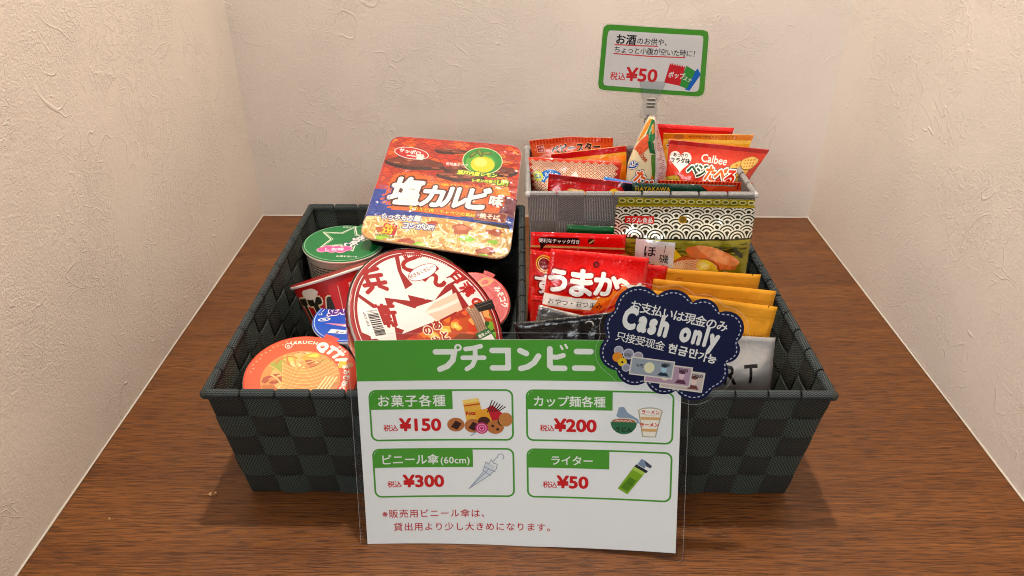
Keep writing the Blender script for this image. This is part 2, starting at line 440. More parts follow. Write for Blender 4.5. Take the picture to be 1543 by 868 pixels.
        for cc, oo in jobs:
            pos = {'l': 0, 'c': -tot / 2, 'r': -tot}[anchor]
            for ch, l in zip(t, L):
                if ch != ' ':
                    v, f, dl = glyph(ch, bold + oo)
                    if len(v):
                        if arc is not None:
                            a = R(rot) - (pos + l / 2) / arc; ax, ay = x + arc * math.cos(a), y + arc * math.sin(a)
                            ta = a - math.pi / 2; px, py = ax - l / 2 * math.cos(ta), ay - l / 2 * math.sin(ta); s.add(place(v, px, py, ta), f, cc, dl=dl)
                        else:
                            a = R(rot); s.add(place(v, x + pos * math.cos(a), y + pos * math.sin(a), a), f, cc, dl=dl)
                pos += l
    def noodles(s, inside, bbox, n, cols, w, seed, length=26, flow=None):
        rr = random.Random(seed); old = s.clip; s.clip = inside
        for k in range(n):
            x = rr.uniform(bbox[0], bbox[2]); y = rr.uniform(bbox[1], bbox[3])
            if not inside(x, y): continue
            a = rr.uniform(0, 6.28) if flow is None else flow(x, y) + rr.uniform(-.25, .25); P = []; cur = rr.uniform(-.22, .22) if flow is None else rr.uniform(-.03, .03)
            for q in range(int(length / 1.6)):
                if not inside(x, y): break
                P.append((x, y)); x += 1.6 * math.cos(a); y += 1.6 * math.sin(a); a += cur + rr.uniform(-.06, .06)
            if len(P) > 3:
                c = rr.choice(cols); s.stroke(P, w * 1.5, cols[-1], False, .18); s.stroke(P, w, c, False, .18)
        s.clip = old
    def build(s, name, sheet, parent, mat, lift=.12, flat=False):
        if not s.v: return None
        V = np.concatenate(s.v); L = np.concatenate(s.l)
        def ccw(q):
            P = V[list(q)]; x, y = P[:, 0], P[:, 1]
            return q if (x * np.roll(y, -1) - np.roll(x, -1) * y).sum() > 0 else tuple(reversed(q))
        s.f = [ccw(q) for q in s.f]
        flat = flat or sheet is None
        if not flat:
            bm = bmesh.new(); vs = [bm.verts.new((x, y, l)) for (x, y), l in zip(V, L)]
            ly = bm.faces.layers.int.new('k'); pal = {}
            for q, c in zip(s.f, s.c):
                try: fc = bm.faces.new([vs[i] for i in q])
                except ValueError: continue
                fc[ly] = pal.setdefault(c, len(pal))
            lo, hi = V.min(0), V.max(0)
            def cut(co, no): bmesh.ops.bisect_plane(bm, geom=bm.verts[:] + bm.edges[:] + bm.faces[:], plane_co=co, plane_no=no, dist=1e-6)
            for i in range(sheet.nu + 1):
                u = sheet.u0 + i * sheet.du
                if lo[0] < u < hi[0]: cut((u, 0, 0), (1, 0, 0))
            for j in range(sheet.nv + 1):
                v = sheet.v0 + j * sheet.dv
                if lo[1] < v < hi[1]: cut((0, v, 0), (0, 1, 0))
            for k in range(-sheet.nv, sheet.nu + 1):
                u = sheet.u0 + k * sheet.du; no = (sheet.dv, -sheet.du, 0)
                ds = [(x - u) * sheet.dv - (y - sheet.v0) * sheet.du for x in (lo[0], hi[0]) for y in (lo[1], hi[1])]
                if min(ds) < 0 < max(ds): cut((u, sheet.v0, 0), no)
            me = bpy.data.meshes.new(name); bm.to_mesh(me); bm.free()
            co = np.zeros(len(me.vertices) * 3); me.vertices.foreach_get('co', co); co = co.reshape(-1, 3)
            p, nn = sheet.at(co[:, :2], lift + co[:, 2] * Print.STEP)
            me.vertices.foreach_set('co', (p / 1000).ravel())
            inv = {i: c for c, i in pal.items()}; kk = np.zeros(len(me.polygons), dtype=np.int32); me.attributes['k'].data.foreach_get('value', kk)
            cols = [inv[i] for i in kk]; me.attributes.remove(me.attributes['k'])
            me.polygons.foreach_set('use_smooth', [True] * len(me.polygons)); set_col(me, cols); me.update()
            me.normals_split_custom_set_from_vertices([tuple(x) for x in nn])
        else:
            me = bpy.data.meshes.new(name)
            me.from_pydata([(x / 1000, y / 1000, (lift + l * Print.STEP) / 1000) for (x, y), l in zip(V, L)], [], s.f)
            set_col(me, s.c); me.update()
            # all faces look up
            bm = bmesh.new(); bm.from_mesh(me)
            for f in bm.faces:
                if f.normal.z < 0: f.normal_flip()
            bm.to_mesh(me); bm.free()
        me.materials.append(mat)
        return link(bpy.data.objects.new(name, me), parent)

def sstep(a, b, x):
    t = min(1, max(0, (x - a) / (b - a))); return t * t * (3 - 2 * t)

# ------------------------------------------------------------------ the niche: shelf and three walls
def box_mesh(name, x0, y0, z0, x1, y1, z1, mat, parent=None, bevel=0):
    bm = bmesh.new(); bmesh.ops.create_cube(bm, size=1)
    for v in bm.verts: v.co = ((x0 + x1) / 2 + v.co.x * (x1 - x0), (y0 + y1) / 2 + v.co.y * (y1 - y0), (z0 + z1) / 2 + v.co.z * (z1 - z0))
    if bevel: bmesh.ops.bevel(bm, geom=bm.edges[:], offset=bevel, segments=2, affect='EDGES', profile=.7)
    return bm_obj(name, bm, mat, parent)
XL, XR, YB = -.404, .456, 1.10
struct(box_mesh('shelf_top', XL, -.12, -.04, XR, YB, 0, M['wood'], bevel=.002))
struct(box_mesh('wall_left', XL - .1, -.12, -.05, XL, YB + .1, 1.75, M['wall']))
struct(box_mesh('wall_right', XR, -.12, -.05, XR + .1, YB + .1, 1.75, M['wall']))
struct(box_mesh('wall_back', XL, YB, -.05, XR, YB + .1, 1.75, M['wall']))
def sealant(name, pts):
    bm = bmesh.new(); rr = random.Random(3); prev = None; n = 60
    (x0, y0), (x1, y1), (nx, ny) = pts
    for k in range(n + 1):
        t = k / n; w = .0014 + .0006 * noise.noise((t * 9, x0 * 7, y0)) ; h = .0018 + .0007 * noise.noise((t * 12, 4, x0))
        x, y = x0 + (x1 - x0) * t, y0 + (y1 - y0) * t
        r = [bm.verts.new(p) for p in ((x - nx * .001, y - ny * .001, -.001), (x + nx * w, y + ny * w, .0004), (x + nx * w * .45, y + ny * w * .45, h * .5), (x - nx * .001, y - ny * .001, h))]
        if prev:
            for a in range(3): bm.faces.new((prev[a], prev[a + 1], r[a + 1], r[a]))
        prev = r
    return struct(bm_obj(name, bm, M['seal'], None, True))
sealant('sealant_bead', ((XL, -.1), (XL, YB), (1, 0))); sealant('sealant_bead', ((XR, -.1), (XR, YB), (-1, 0))); sealant('sealant_bead', ((XL, YB), (XR, YB), (0, -1)))

# ------------------------------------------------------------------ woven baskets
def woven_basket(label, cat, x0, x1, y0, y1, H, tx0, tx1, ty, nx, ny, nrow, mh, mv, mr, rim_r, amp=.0011, th=.0014, group=None, z0=0.001):
    cx, cy = (x0 + x1) / 2, (y0 + y1) / 2
    root = thing('woven_basket', label, cat, Matrix.Translation((cx, cy, z0)), group)
    top = [Vector(p) for p in ((x0 - cx, y0 - cy, H), (x1 - cx, y0 - cy, H), (x1 - cx, y1 - cy, H), (x0 - cx, y1 - cy, H))]
    bot = [Vector((top[0].x + tx0, top[0].y + ty, .001)), Vector((top[1].x - tx1, top[1].y + ty, .001)), Vector((top[2].x - tx1, top[2].y - ty, .001)), Vector((top[3].x + tx0, top[3].y - ty, .001))]
    Ht = H - rim_r
    rr = random.Random(int(abs(x0) * 1000) + 7)
    jit = [0] + [rr.uniform(-.0015, .0015) for _ in range(nrow - 1)] + [0]
    for side in range(4):
        A1, B1 = top[side], top[(side + 1) % 4]; A0, B0 = bot[side], bot[(side + 1) % 4]
        n = nx if side % 2 == 0 else ny
        e1 = (B1 - A1); e0 = (B0 - A0); out = e1.cross(((A0 + B0) - (A1 + B1)) / 2).normalized() * 1.0
        if out.dot((A1 + B1) / 2) < 0: out = -out
        def P(s, t): return A0.lerp(B0, s).lerp(A1.lerp(B1, s), t)
        for i in range(n):
            V = []; UV = []; F = []; K = nrow * 6; ww = .472 + rr.uniform(-.006, .006); dx = rr.uniform(-.012, .012)
            for k in range(K + 1):
                t = k / K; sn = math.sin(math.pi * nrow * t) * (-1) ** i; o = amp * math.copysign(abs(sn) ** .55, sn) * (1 if side % 2 == 0 else (1 if n % 2 else 1))
                tt = t * (Ht / H)
                pl, pr = P((i + .5 - ww + dx) / n, tt), P((i + .5 + ww + dx) / n, tt); hgt = t * H
                sgn = math.copysign(1, sn)
                for uu, dd in ((0, -.0007), (.1, -.0001), (.5, .0001), (.9, -.0001), (1, -.0007)):
                    pp = pl.lerp(pr, uu)
                    for q in (th / 2, -th / 2): V.append(pp + out * (o + q + dd * sgn * abs(sn))); UV.append((hgt + i * .013, uu * (pr - pl).length))
                if k:
                    b = (k - 1) * 10; c = k * 10
                    for g in range(0, 8, 2): F += [(b + g, b + g + 2, c + g + 2, c + g), (b + g + 1, c + g + 1, c + g + 3, b + g + 3)]
                    F += [(b, c, c + 1, b + 1), (b + 8, b + 9, c + 9, c + 8)]
            mesh_obj('upright_strap', V, F, mv, root, False, UV)
        # rim rolled over by every strap
        for i in range(n):
            a, b = A1.lerp(B1, (i + .03) / n), A1.lerp(B1, (i + .97) / n); d = (b - a); Ln = d.length; d.normalize(); w3 = Vector((0, 0, 1)); o3 = d.cross(w3)
            V = []; UV = []; F = []; K = 6; G = 12; rj = rim_r * rr.uniform(.95, 1.06)
            for k in range(K + 1):
                t = k / K; r = rj * (.88 if k in (0, K) else 1.0) ; tp = {0: 0, 1: .04, K - 1: .96, K: 1}.get(k, (k - 1) / (K - 2))
                for g in range(G):
                    an = 2 * math.pi * g / G; V.append(a + d * Ln * tp + (o3 * math.cos(an) * r * .85 + w3 * math.sin(an) * r) + Vector((0, 0, -rim_r))); UV.append((an * rim_r, tp * Ln))
                if k:
                    for g in range(G): F.append(((k - 1) * G + g, (k - 1) * G + (g + 1) % G, k * G + (g + 1) % G, k * G + g))
            F += [tuple(range(G)), tuple(range(K * G, K * G + G))]
            mesh_obj('rim_wrap', V, F, mr, root, True, UV)
    # horizontal bands run round all four sides
    for r in range(nrow):
        z0_, z1_ = (r / nrow + .02 / nrow) , ((r + 1) / nrow - .02 / nrow)
        z0_ += jit[r] / H; z1_ += jit[r + 1] / H
        ring = []; s_acc = 0
        for side in range(4):
            A1, B1 = top[side], top[(side + 1) % 4]; A0, B0 = bot[side], bot[(side + 1) % 4]; n = nx if side % 2 == 0 else ny
            e1 = (B1 - A1); out = e1.cross(((A0 + B0) - (A1 + B1)) / 2).normalized()
            if out.dot((A1 + B1) / 2) < 0: out = -out
            for k in range(n * 5):
                s = k / (n * 5); i = int(s * n); sn = math.sin(math.pi * (s * n - i)) * (-1) ** (i + r); o = -amp * math.copysign(abs(sn) ** .55, sn)
                lo = A0.lerp(B0, s).lerp(A1.lerp(B1, s), z0_ * Ht / H); hi = A0.lerp(B0, s).lerp(A1.lerp(B1, s), z1_ * Ht / H)
                ring.append((lo, hi, out, o, s_acc + s * e1.length))
            s_acc += e1.length
        V = []; UV = []; F = []; m_ = len(ring)
        for lo, hi, out, o, s in ring:
            for pp, uu in ((lo, 0), (hi, 1)):
                for q in (th / 2, -th / 2): V.append(pp + out * (o + q)); UV.append((s, uu * (hi - lo).length))
        for k in range(m_):
            b = k * 4; c = ((k + 1) % m_) * 4
            F += [(b, c, c + 2, b + 2), (b + 1, b + 3, c + 3, c + 1), (b, b + 1, c + 1, c), (b + 2, c + 2, c + 3, b + 3)]
        mesh_obj('band_strap', V, F, mh, root, False, UV)
    # wire hoop inside the rim, corner wraps, floor
    for k in range(4):
        bm = bmesh.new(); bmesh.ops.create_uvsphere(bm, u_segments=14, v_segments=10, radius=rim_r * .98)
        for v in bm.verts: v.co += top[k] + Vector((0, 0, -rim_r))
        bm_obj('corner_wrap', bm, M['black_strap'] if mr is M['rim'] else mr, root, True)
    V = [p + Vector((0, 0, .001)) for p in bot] + [p + Vector((0, 0, .003)) for p in bot]
    mesh_obj('basket_floor', V, [(0, 3, 2, 1), (4, 5, 6, 7), (0, 1, 5, 4), (1, 2, 6, 5), (2, 3, 7, 6), (3, 0, 4, 7)], mh, root, False, [(p.x, p.y) for p in V])
    return root
woven_basket('charcoal woven strap basket on the left holding cup noodles', 'basket', -.2535, .0045, .4905, .856, .128, .013, .004, .015, 9, 12, 5, M['dark_strap'], M['black_strap'], M['rim'], .0044, amp=.0019, group='charcoal woven baskets side by side')
woven_basket('charcoal woven strap basket on the right holding snack pouches', 'basket', .0165, .2555, .4925, .858, .128, .004, .013, .015, 9, 12, 5, M['dark_strap'], M['black_strap'], M['rim'], .0044, amp=.0019, group='charcoal woven baskets side by side')
woven_basket('tall pale grey woven bin standing in the back of the right basket', 'basket', .0095, .2235, .668, .792, .2225, .0125, .003, .006, 8, 5, 8, M['grey_strap2'], M['grey_strap'], M['grey_rim'], .0032, amp=.0005, th=.001, z0=.005)

# ------------------------------------------------------------------ pouches
def pouch(name, label, T, w, h, tilt, roll, col, mat, art, yaw=0, puff=9., seal=9., teeth=1.0, group=None, curl=0., crump=.6, wb=None, seed=1, cell=4.5, matrix=None, topsag=0., shift=0.):
    """pouch with its top edge's middle at T; art(p, w, h) draws in mm, origin top left, y negative downwards"""
    root = thing(name, label, 'snack packet' if 'packet' in name else 'pouch', matrix or lean(T, tilt, roll, yaw), group)
    wb = w if wb is None else wb
    def f(u, v, side=1):
        t = -v / h; ww = w + (wb - w) * t; x = (u / w - .5) * ww + shift * t
        e = abs(2 * u / w - 1); cross = max(0, 1 - e ** 2.4) ** .75
        along = sstep(seal * .8, seal + 26, -v) * sstep(0, 22, h + v) if h > 60 else sstep(seal * .8, seal + 12, -v)
        z = puff * .85 * cross * along
        # long soft dents that fan out from the seal and the corners
        cr = 1 - abs(2 * noise.noise((u * .055 + seed * 3.1, v * .022 + seed, seed)))
        cr2 = 1 - abs(2 * noise.noise((u * .03 + v * .05 + seed, v * .045 - u * .03, seed * 2.3)))
        dent = (cr ** 4 * 2.0 + cr2 ** 5 * 1.8) * min(1, crump * 1.4) * (.25 + .75 * along) * min(1, puff / 8)
        nz = noise.noise((u * .045 + seed, v * .045, seed * 1.7)) * crump * 1.3 + noise.noise((u * .16 + seed, v * .035, seed)) * crump * .9
        pleat = math.sin(u * .62 + 2.4 * math.sin(u * .17 + seed)) * crump * .75 * math.exp(-abs(-v - seal - 5) / 10)
        bend = curl * math.sin((u / w) * math.pi * 1.3 + seed) + curl * .5 * math.sin(v * .03 + seed)
        y = v + topsag * (e - .5) * math.exp(v / 30)
        return (x, y, bend - dent + side * z + (nz + pleat) * (.35 + .65 * min(1, along + .3)))
    sh = Sheet(f, 0, w, -h, 0, cell)
    back = np.zeros_like(sh.P)
    for i in range(sh.nu + 1):
        for j in range(sh.nv + 1):
            b = f(i * sh.du, -h + j * sh.dv, -1); back[i, j] = (b[0], b[1], b[2] - .35)
    pouch_mesh('wrapper', sh, back, col, mat, root, teeth)
    p = Print(); 
    if art: art(p, w, h); p.build('printed_design', sh, root, mat)
    return root

RED, DRED, WH, BK, ORG, YEL = 'd8140f', 'b00d0c', 'f2efe8', '151212', 'ee6a12', 'f5c81e'

def a_gold(p, w, h):
    def waves(y0, y1, fg, bgc):
        p.rect(0, y1, w, y0, bgc)
        r = 9.4; row = 0; y = y0 - 4.5
        while y > y1 - 1:
            x = -r + (row % 2) * r
            while x < w + r:
                lay = []
                for q, c in ((1.0, fg), (.86, bgc), (.72, fg), (.56, bgc), (.42, fg), (.24, bgc)):
                    P = [(x + r * q * math.cos(t), y + r * q * .92 * math.sin(t)) for t in [math.pi * k / 12 for k in range(13)]]
                    P = [(min(max(a, 0.01), w - .01), min(max(b, y1), y0)) for a, b in P]
                    if max(a for a, b in P) - min(a for a, b in P) > .6: p.poly(P, c, .3)
                x += 2 * r
            y -= r * .5; row += 1
    waves(-1.5, -31, 'f0edd8', '2e2c08')
    p.rect(0, -1.5, w, 0, 'b8a41c')
    p.rect(0, -h, w, -31, '8a8212')
    p.poly([(0, -31), (w, -31), (w, -36), (w * .7, -33.5), (w * .3, -33.5), (0, -38)], '9a9226')
    for k in range(9): p.stroke([(rx, -38 - k * 1.2 + 3 * math.sin(rx * .06 + k)) for rx in range(4, int(w), 8)], 1.4, ['3a3a0a', '8f8a1c', '565a10'][k % 3], False)
    p.stroke([(75, -38), (95, -44), (112, -40), (120, -48)], 4, '2c2f08', True); p.stroke([(70, -44), (90, -50), (110, -47)], 3, '9aa02a', True)
    p.rrect(9, -17.2, 36, -10.4, .6, 'd42317'); p.text('スグル食品', 22.5, -16, 5.0, WH, .02, 'c')
    p.ell(62.5, -13.5, 4.0, 3.2, 'b88a10'); p.ell(62.5, -13.5, 3.2, 2.5, '7a5a08')
    p.poly([(0, -38), (22, -52), (20, -h), (0, -h)], 'd89a1c'); p.blob(8, -55, 9, 7, 'e8a23a', 4)
    p.poly([(42, -34), (54, -37), (66, -50), (52, -62), (44, -60)], 'e6cf18')
    # scallop grill
    p.blob(92, -48, 26, 9, 'e0793a', 3, -22, .1); p.blob(98, -46, 24, 5.5, 'ef9a5c', 5, -24, .1)
    p.blob(75, -60, 24, 14, 'b5551f', 7, 0, .12); p.blob(75, -60, 21, 12, 'f0cfa0', 8, 0, .12); 
    for k in range(7): p.arcring(72, -60, 15 - k * 2, 15.6 - k * 2, 'c8703a', 20, 160)
    p.blob(88, -57, 12, 6, 'f3dc35', 9, -28, .12); p.blob(84, -55, 6, 3, 'f8ea84', 2, -28, .12)
    p.blob(103, -68, 10, 6, 'e9dcc0', 3); p.blob(112, -72, 13, 8, 'b8c020', 3, 0, .5)
    p.poly([(20, -30.5), (56, -33), (54, -h + 2), (20, -h + 2)], 'e9eae8')
    p.text('ほ', 27, -47, 12.5, BK, .015); p.text('た', 27, -61, 12.5, BK, .015); p.text('て', 27, -75, 12.5, BK, .015)
    p.text('磯', 42.5, -53, 9, BK, .01); p.text('の', 42.5, -61.5, 8, BK, .01); p.text('味', 42.5, -70, 8, BK, .01); p.rect(46.6, -43, 47.3, -36, BK)
pouch('pouch', 'olive gold pouch with white wave pattern and scallop picture against grey bin', (.1536, .645, .2233), 127.7, 205, 84, -.4, '6d6a10', M['foilprint'], a_gold, puff=12, teeth=0, seed=3, curl=1.2)
def a_gold2(p, w, h):
    p.rect(0, -30, w, 0, 'a89a18')
    for k in range(16): p.ell(4 + k * 8, -3, 3.4, 2.2, 'e9e29a'); p.ell(4 + k * 8, -3, 2.2, 1.3, '6d6a10')
pouch('pouch', 'gold pouch whose top edge shows just behind the scallop pouch', (.1565, .656, .2255), 127, 215, 86, -1.0, '8d8218', M['foilprint'], a_gold2, puff=5, teeth=0, seed=8)
pouch('pouch', 'plain dark green pouch top peeking out left of scallop pouch', (.0699, .655, .1973), 47, 190, 84, -2.3, '0d6b3c', M['gloss'], lambda p, w, h: [p.rect(0, -8, w, -5 + k * .0, '0a5730') for k in range(1)], puff=4, seed=5, teeth=.8)
def a_redzip(p, w, h):
    p.rect(0, -14.6, w, -12.8, 'c9a36a'); p.rect(0, -16.5, w, -15.2, 'a80e0c'); p.rect(0, -21, w, -19, 'c9a36a')
    p.rrect(7, -11.4, 46, -4.6, 3.2, BK); p.text('便利なチャック付き', 26.5, -9.7, 4.3, WH, .012, 'c', -1)
    p.poly([(9, -10), (15, -11), (9, -18)], BK)
    p.ell(56, -7.4, 3.2, 3.0, '3a2a16'); p.poly([(54, -9), (58.5, -5.5), (58.7, -6.8), (55, -9.8)], 'c9b27a')
pouch('pouch', 'red zip pouch with black speech balloon print leaning on grey bin', (.056, .635, .1995), 88, 190, 82, -1.7, RED, M['gloss'], a_redzip, puff=7, teeth=0, seed=11, seal=16)
def a_redB(p, w, h):
    p.ell(12, -11, 8, 8, 'e3b52a'); p.ell(12, -11, 6.8, 6.8, 'b3130f'); p.ell(12, -11, 5, 5, '8c1a1c'); p.arcring(12, -11, 5.2, 5.8, 'f0d890')
    p.text('す', 2, -37, 20, WH, .03, 'l', 0, 1, 0, [('7a0b08', .06)]); p.rect(0, -46, w, -45, 'e33b22')
    p.text('手', 9, -34, 12, WH, .03)
pouch('pouch', 'red pouch with small gold ring emblem, behind the calligraphy pouch', (.0738, .605, .1894), 124.3, 184, 79, -7.5, 'd3120e', M['gloss'], a_redB, puff=10, teeth=0, seed=14, seal=6, wb=100, shift=10)
pouch('pouch', 'plain red pouch low at the divider under the emblem pouch', (.0390, .578, .1640), 52, 160, 78, -5.3, 'c90f10', M['gloss'], lambda p, w, h: p.rect(0, -5, w, -4, 'a00a0c'), puff=8, teeth=0, seed=15, seal=5, wb=40, shift=7)
def a_umaka(p, w, h):
    lay = p.poly([(0, -39), (40, -39), (60, -24), (w, -24), (w, -31), (65, -31), (44, -47), (0, -47)], 'f08a22')
    p.poly([(0, -47), (42, -47), (66, -31), (w, -31), (w, -h + 2), (0, -h + 2)], ORG)
    p.poly([(0, -49), (w, -49), (w, -64), (0, -64)], 'ee5a18')
    p.stroke([(0, -52.5), (47, -52.5), (70, -36), (w, -36)], 2.2, RED, False); 
    p.poly([(0, -39.5), (34, -39.5), (45, -39.5), (40, -49.6), (0, -50)], 'efe6dc')
    p.stroke([(44, -38), (62, -25), (w, -25)], .9, WH, False)
    for i, (c, x, s, y) in enumerate((('う', -3, 22, -35), ('ま', 15, 25, -36), ('か', 38, 22, -34))):
        p.text(c, x + 1, y, s, WH, .045, 'l', 0, 1.05, 0, [('b5100d', .07)])
    p.stroke([(59, -24), (63, -21), (67, -22.5), (71, -26), (76, -28), (80, -24)], 3.6, WH, True)
    p.text('おやつ・おつまみ', 3.5, -47.5, 5.8, BK, .006, 'l', 1)
    p.ell(41, -10.5, 2.7, 2.7, '5a0d0a'); p.ell(41.3, -10.9, 1.6, 1.6, 'a81410')
pouch('pouch', 'red and orange pouch with large white calligraphy, front of the red ones', (.0709, .585, .2053), 85.7, 150, 76, -6.2, 'dd1a12', M['gloss'], a_umaka, puff=12, teeth=0, seed=21, seal=7, wb=94, curl=1.5)
pouch('pouch', 'silver foil pouch corner glinting between red and black pouches', (.0480, .553, .1640), 62, 150, 77, -15.3, 'b9b4b0', M['foil'], None, puff=10, teeth=0, seed=25, seal=5, crump=1.6, wb=48, shift=6)
def a_black(p, w, h):
    p.ell(62, -7.2, 3.6, 3.2, 'd9d6d0'); p.ell(61.3, -8.2, 3.4, 2.9, BK)
    for k in range(5): p.rect(2, -3 - k * 1.6, w - 2, -2.6 - k * 1.6, '242122')
pouch('pouch', 'glossy black pouch with serrated top and hanging hole behind the green sign', (.0401, .53, .1738), 88.7, 130, 75, 8.3, '0d0c0c', M['gloss'], a_black, puff=12, teeth=1.2, seed=31, seal=10, crump=1.5, curl=1.5, wb=56, shift=14)
# three ochre pouches, one behind the other
def a_kraft(n):
    def a(p, w, h):
        p.rect(0, -11.4, w, -11.1, 'b07a12')
        if n != 1: p.poly([(w - 9, 0), (w - 7.2, 0), (w - 8.1, -1.8)], '6a4a10')
        if n == 0: p.ell(32, -11, 3.4, 3.0, 'b0562a'); p.ell(32, -11.8, 3.2, 2.8, 'd08f1a')
        if n == 2:
            p.rect(w - 31.5, -46, w - 30.8, -26, '7a3c14'); p.text('おいしい', w - 27, -31, 5, '6a3a14', .005); p.text('おつまみ', w - 27, -38, 5, '6a3a14', .005)
    return a
KR = 'd8941c'
pouch('pouch', 'rearmost ochre pouch, directly before the scallop pouch', (.1738, .625, .1659), 107.4, 160, 82, -3.9, KR, M['kraft'], a_kraft(0), puff=9, teeth=0, seed=41, seal=12, group='plain ochre pouches on the right')
pouch('pouch', 'middle ochre pouch of the three at the right side', (.1787, .600, .1654), 113.2, 160, 80, -6.4, KR, M['kraft'], a_kraft(1), puff=8, teeth=0, seed=42, seal=12, group='plain ochre pouches on the right')
pouch('pouch', 'front ochre pouch with small brown writing above the silver pouch', (.1738, .575, .1657), 111.9, 160, 78, -8.4, 'dc971d', M['kraft'], a_kraft(2), puff=9, teeth=0, seed=43, seal=12, group='plain ochre pouches on the right', curl=1)
def a_rt(p, w, h):
    p.text('R', w - 46, -40, 25, '111011', .02, 'l', 0, .78); p.text('T', w - 28, -40, 25, '111011', .02, 'l', 0, .8)
    p.rect(4, -52, w - 12, -51.4, '55504e')
pouch('pouch', 'matt silver pouch with black capitals at the right front corner', (.1885, .55, .1418), 68, 138, 82, 3.0, 'aeacaa', M['silver'], a_rt, puff=14, teeth=0, seed=51, seal=5, crump=.7, topsag=-3)

# ------------------------------------------------------------------ small snack packets in the grey bin
def stripes(p, w, y0, y1, a, b, pitch=3.4):
    p.rect(0, y1, w, y0, b); x = 1
    while x < w - 1.6: p.rect(x, y1, min(w, x + pitch * .5), y0, a); x += pitch
def a_d1(p, w, h):
    stripes(p, w, 0, -5, 'c23a1c', 'd6662c'); p.rect(0, -h, w, -5, 'd4642c')
    p.rect(6.5, -14, 14.5, -5.6, 'b5181a'); p.ring([(6.5, -14), (14.5, -14), (14.5, -5.6), (6.5, -5.6)], [(7, -13.5), (14, -13.5), (14, -6.1), (7, -6.1)], 'e8c0a0')
    p.text('おや', 8, -9.4, 2.7, WH); p.text('つ店', 8, -12.8, 2.7, WH)
    p.text('ベビースター', 22, -16, 10, BK, .05, 'l', 3, .9, 0, [('e6b48a', .05)])
pouch('snack_packet', 'brown orange packet with striped seal at the back left of the grey bin', (.0554, .775, .2419), 88.6, 120, 84, 2.5, 'd4642c', M['gloss'], a_d1, puff=11, seed=61, teeth=.6, curl=1.5, topsag=-3, group='small snack packets in the grey bin', wb=62, shift=8)
def a_d2(p, w, h):
    p.rect(0, -6, w, 0, 'c4161c'); p.rect(0, -h, w, -6, 'f0921c'); p.rect(0, -9, w, -6, 'e8b03a')
    p.text('よくばりサイズ', 50, -15, 4.2, YEL, .03, 'l', -8, 1, 0, [('2a6a1c', .06)])
pouch('snack_packet', 'orange packet with plain red seal leaning up to the right', (.0725, .755, .2361), 78.3, 120, 82, 7, 'f0921c', M['gloss'], a_d2, puff=12, seed=62, teeth=.8, group='small snack packets in the grey bin', wb=60)
def a_lattice(p, w, h):
    c1, c2 = 'c93a1a', 'f4e6c4'; p.rect(0, -60, w, -3, c1); p.rect(0, -h, w, -60, c1)
    y = -4; row = 0
    while y > -58:
        x = 4 + (row % 2) * 4
        while x < w - 4:
            D = lambda s: [(x - s, y), (x, y + s * .72), (x + s, y), (x, y - s * .72)]
            p.ring(D(3.9), D(3.1), c2); p.ring(D(1.9), D(.8), c2)
            x += 8
        y -= 2.9; row += 1
    p.arcring(22, -26, 8, 15, '1f86c8', 15, 165); p.text('カルシウム', 22, -26, 4.6, WH, .03, 'c', 90, 1, 0, arc=9.6)
    p.ell(8, -18, 5, 5, 'cfd860'); p.text('Ca', 4.6, -20, 5.4, '2a7ac0', .03); p.ell(22, -26, 6.5, 6, 'e9c8b0')
    p.poly([(42, -16), (48, -11), (52, -19), (46, -24)], WH); p.poly([(47, -26), (62, -20), (64, -23), (50, -30)], WH)
pouch('snack_packet', 'packet covered in orange and cream lattice pattern', (.0572, .73, .2352), 94.5, 120, 81, -2.8, 'd8502a', M['gloss'], a_lattice, puff=14, seed=63, teeth=.6, crump=.9, group='small snack packets in the grey bin', wb=64, shift=9)
def a_d4(p, w, h):
    p.rect(0, -4.5, w, 0, 'a50e12')
    for k in range(6): p.stroke([(2, -7 - k * 3), (40, -8 - k * 3.6), (w - 3, -7 - k * 3)], .35, 'a80d12', False)
    p.text('ユマロ', 4, -19.5, 5.5, WH, .02, 'l', 6); p.text('エドセー', 14, -8, 3.4, 'e8b0a8', .02, 'l', 4)
    p.blob(29, -17, 10, 6.5, 'dcae74', 4); p.blob(29, -16, 7, 4, 'ecc894', 6); p.ell(66, -13, 6, 6, YEL); p.blob(48, -20, 5, 3, '3a1210', 3)
    p.poly([(w - 16, 0), (w, 0), (w, -16), (w - 4, -14)], '151a2a')
pouch('snack_packet', 'crimson packet with cracker picture at the front left of the bin', (.0717, .695, .2288), 84.9, 125, 79, -6.8, 'cc1016', M['gloss'], a_d4, puff=14, seed=64, teeth=.9, crump=1.0, group='small snack packets in the grey bin', wb=70)
pouch('snack_packet', 'bright blue packet wedged between crimson and green packets', (.1040, .703, .2235), 40, 210, 80, -12, '1a86d0', M['gloss'], lambda p, w, h: p.poly([(0, -4), (w * .7, -12), (w, -20), (w, -26), (0, -12)], '122436'), puff=11, seed=65, group='small snack packets in the grey bin')
def a_d7(p, w, h): stripes(p, w, 0, -7, 'b3121a', 'dd5a22', 3.8); p.rect(0, -h, w, -7, 'dd5a22')
pouch('snack_packet', 'orange packet with red striped seal under the waffle snack packets', (.1840, .712, .2195), 99, 120, 83, -1.4, 'dd5a22', M['gloss'], a_d7, puff=9, seed=66, teeth=.7, group='small snack packets in the grey bin', wb=66, shift=-9)
def a_d6(p, w, h):
    p.text('HAYAKAWA', 3, -7.2, 5.6, 'c9a22c', .03, 'l', 0, 1.0, 0, track=.06)
    p.poly([(w - 34, 0), (w, -1), (w, -12), (w - 20, -10)], 'cc4a1c')
pouch('snack_packet', 'dark green packet with gold capitals along the bin front rim', (.1600, .690, .2255), 99.8, 125, 83, -1.4, '0c4634', M['gloss'], a_d6, puff=9, seed=67, teeth=.6, group='small snack packets in the grey bin', wb=84)
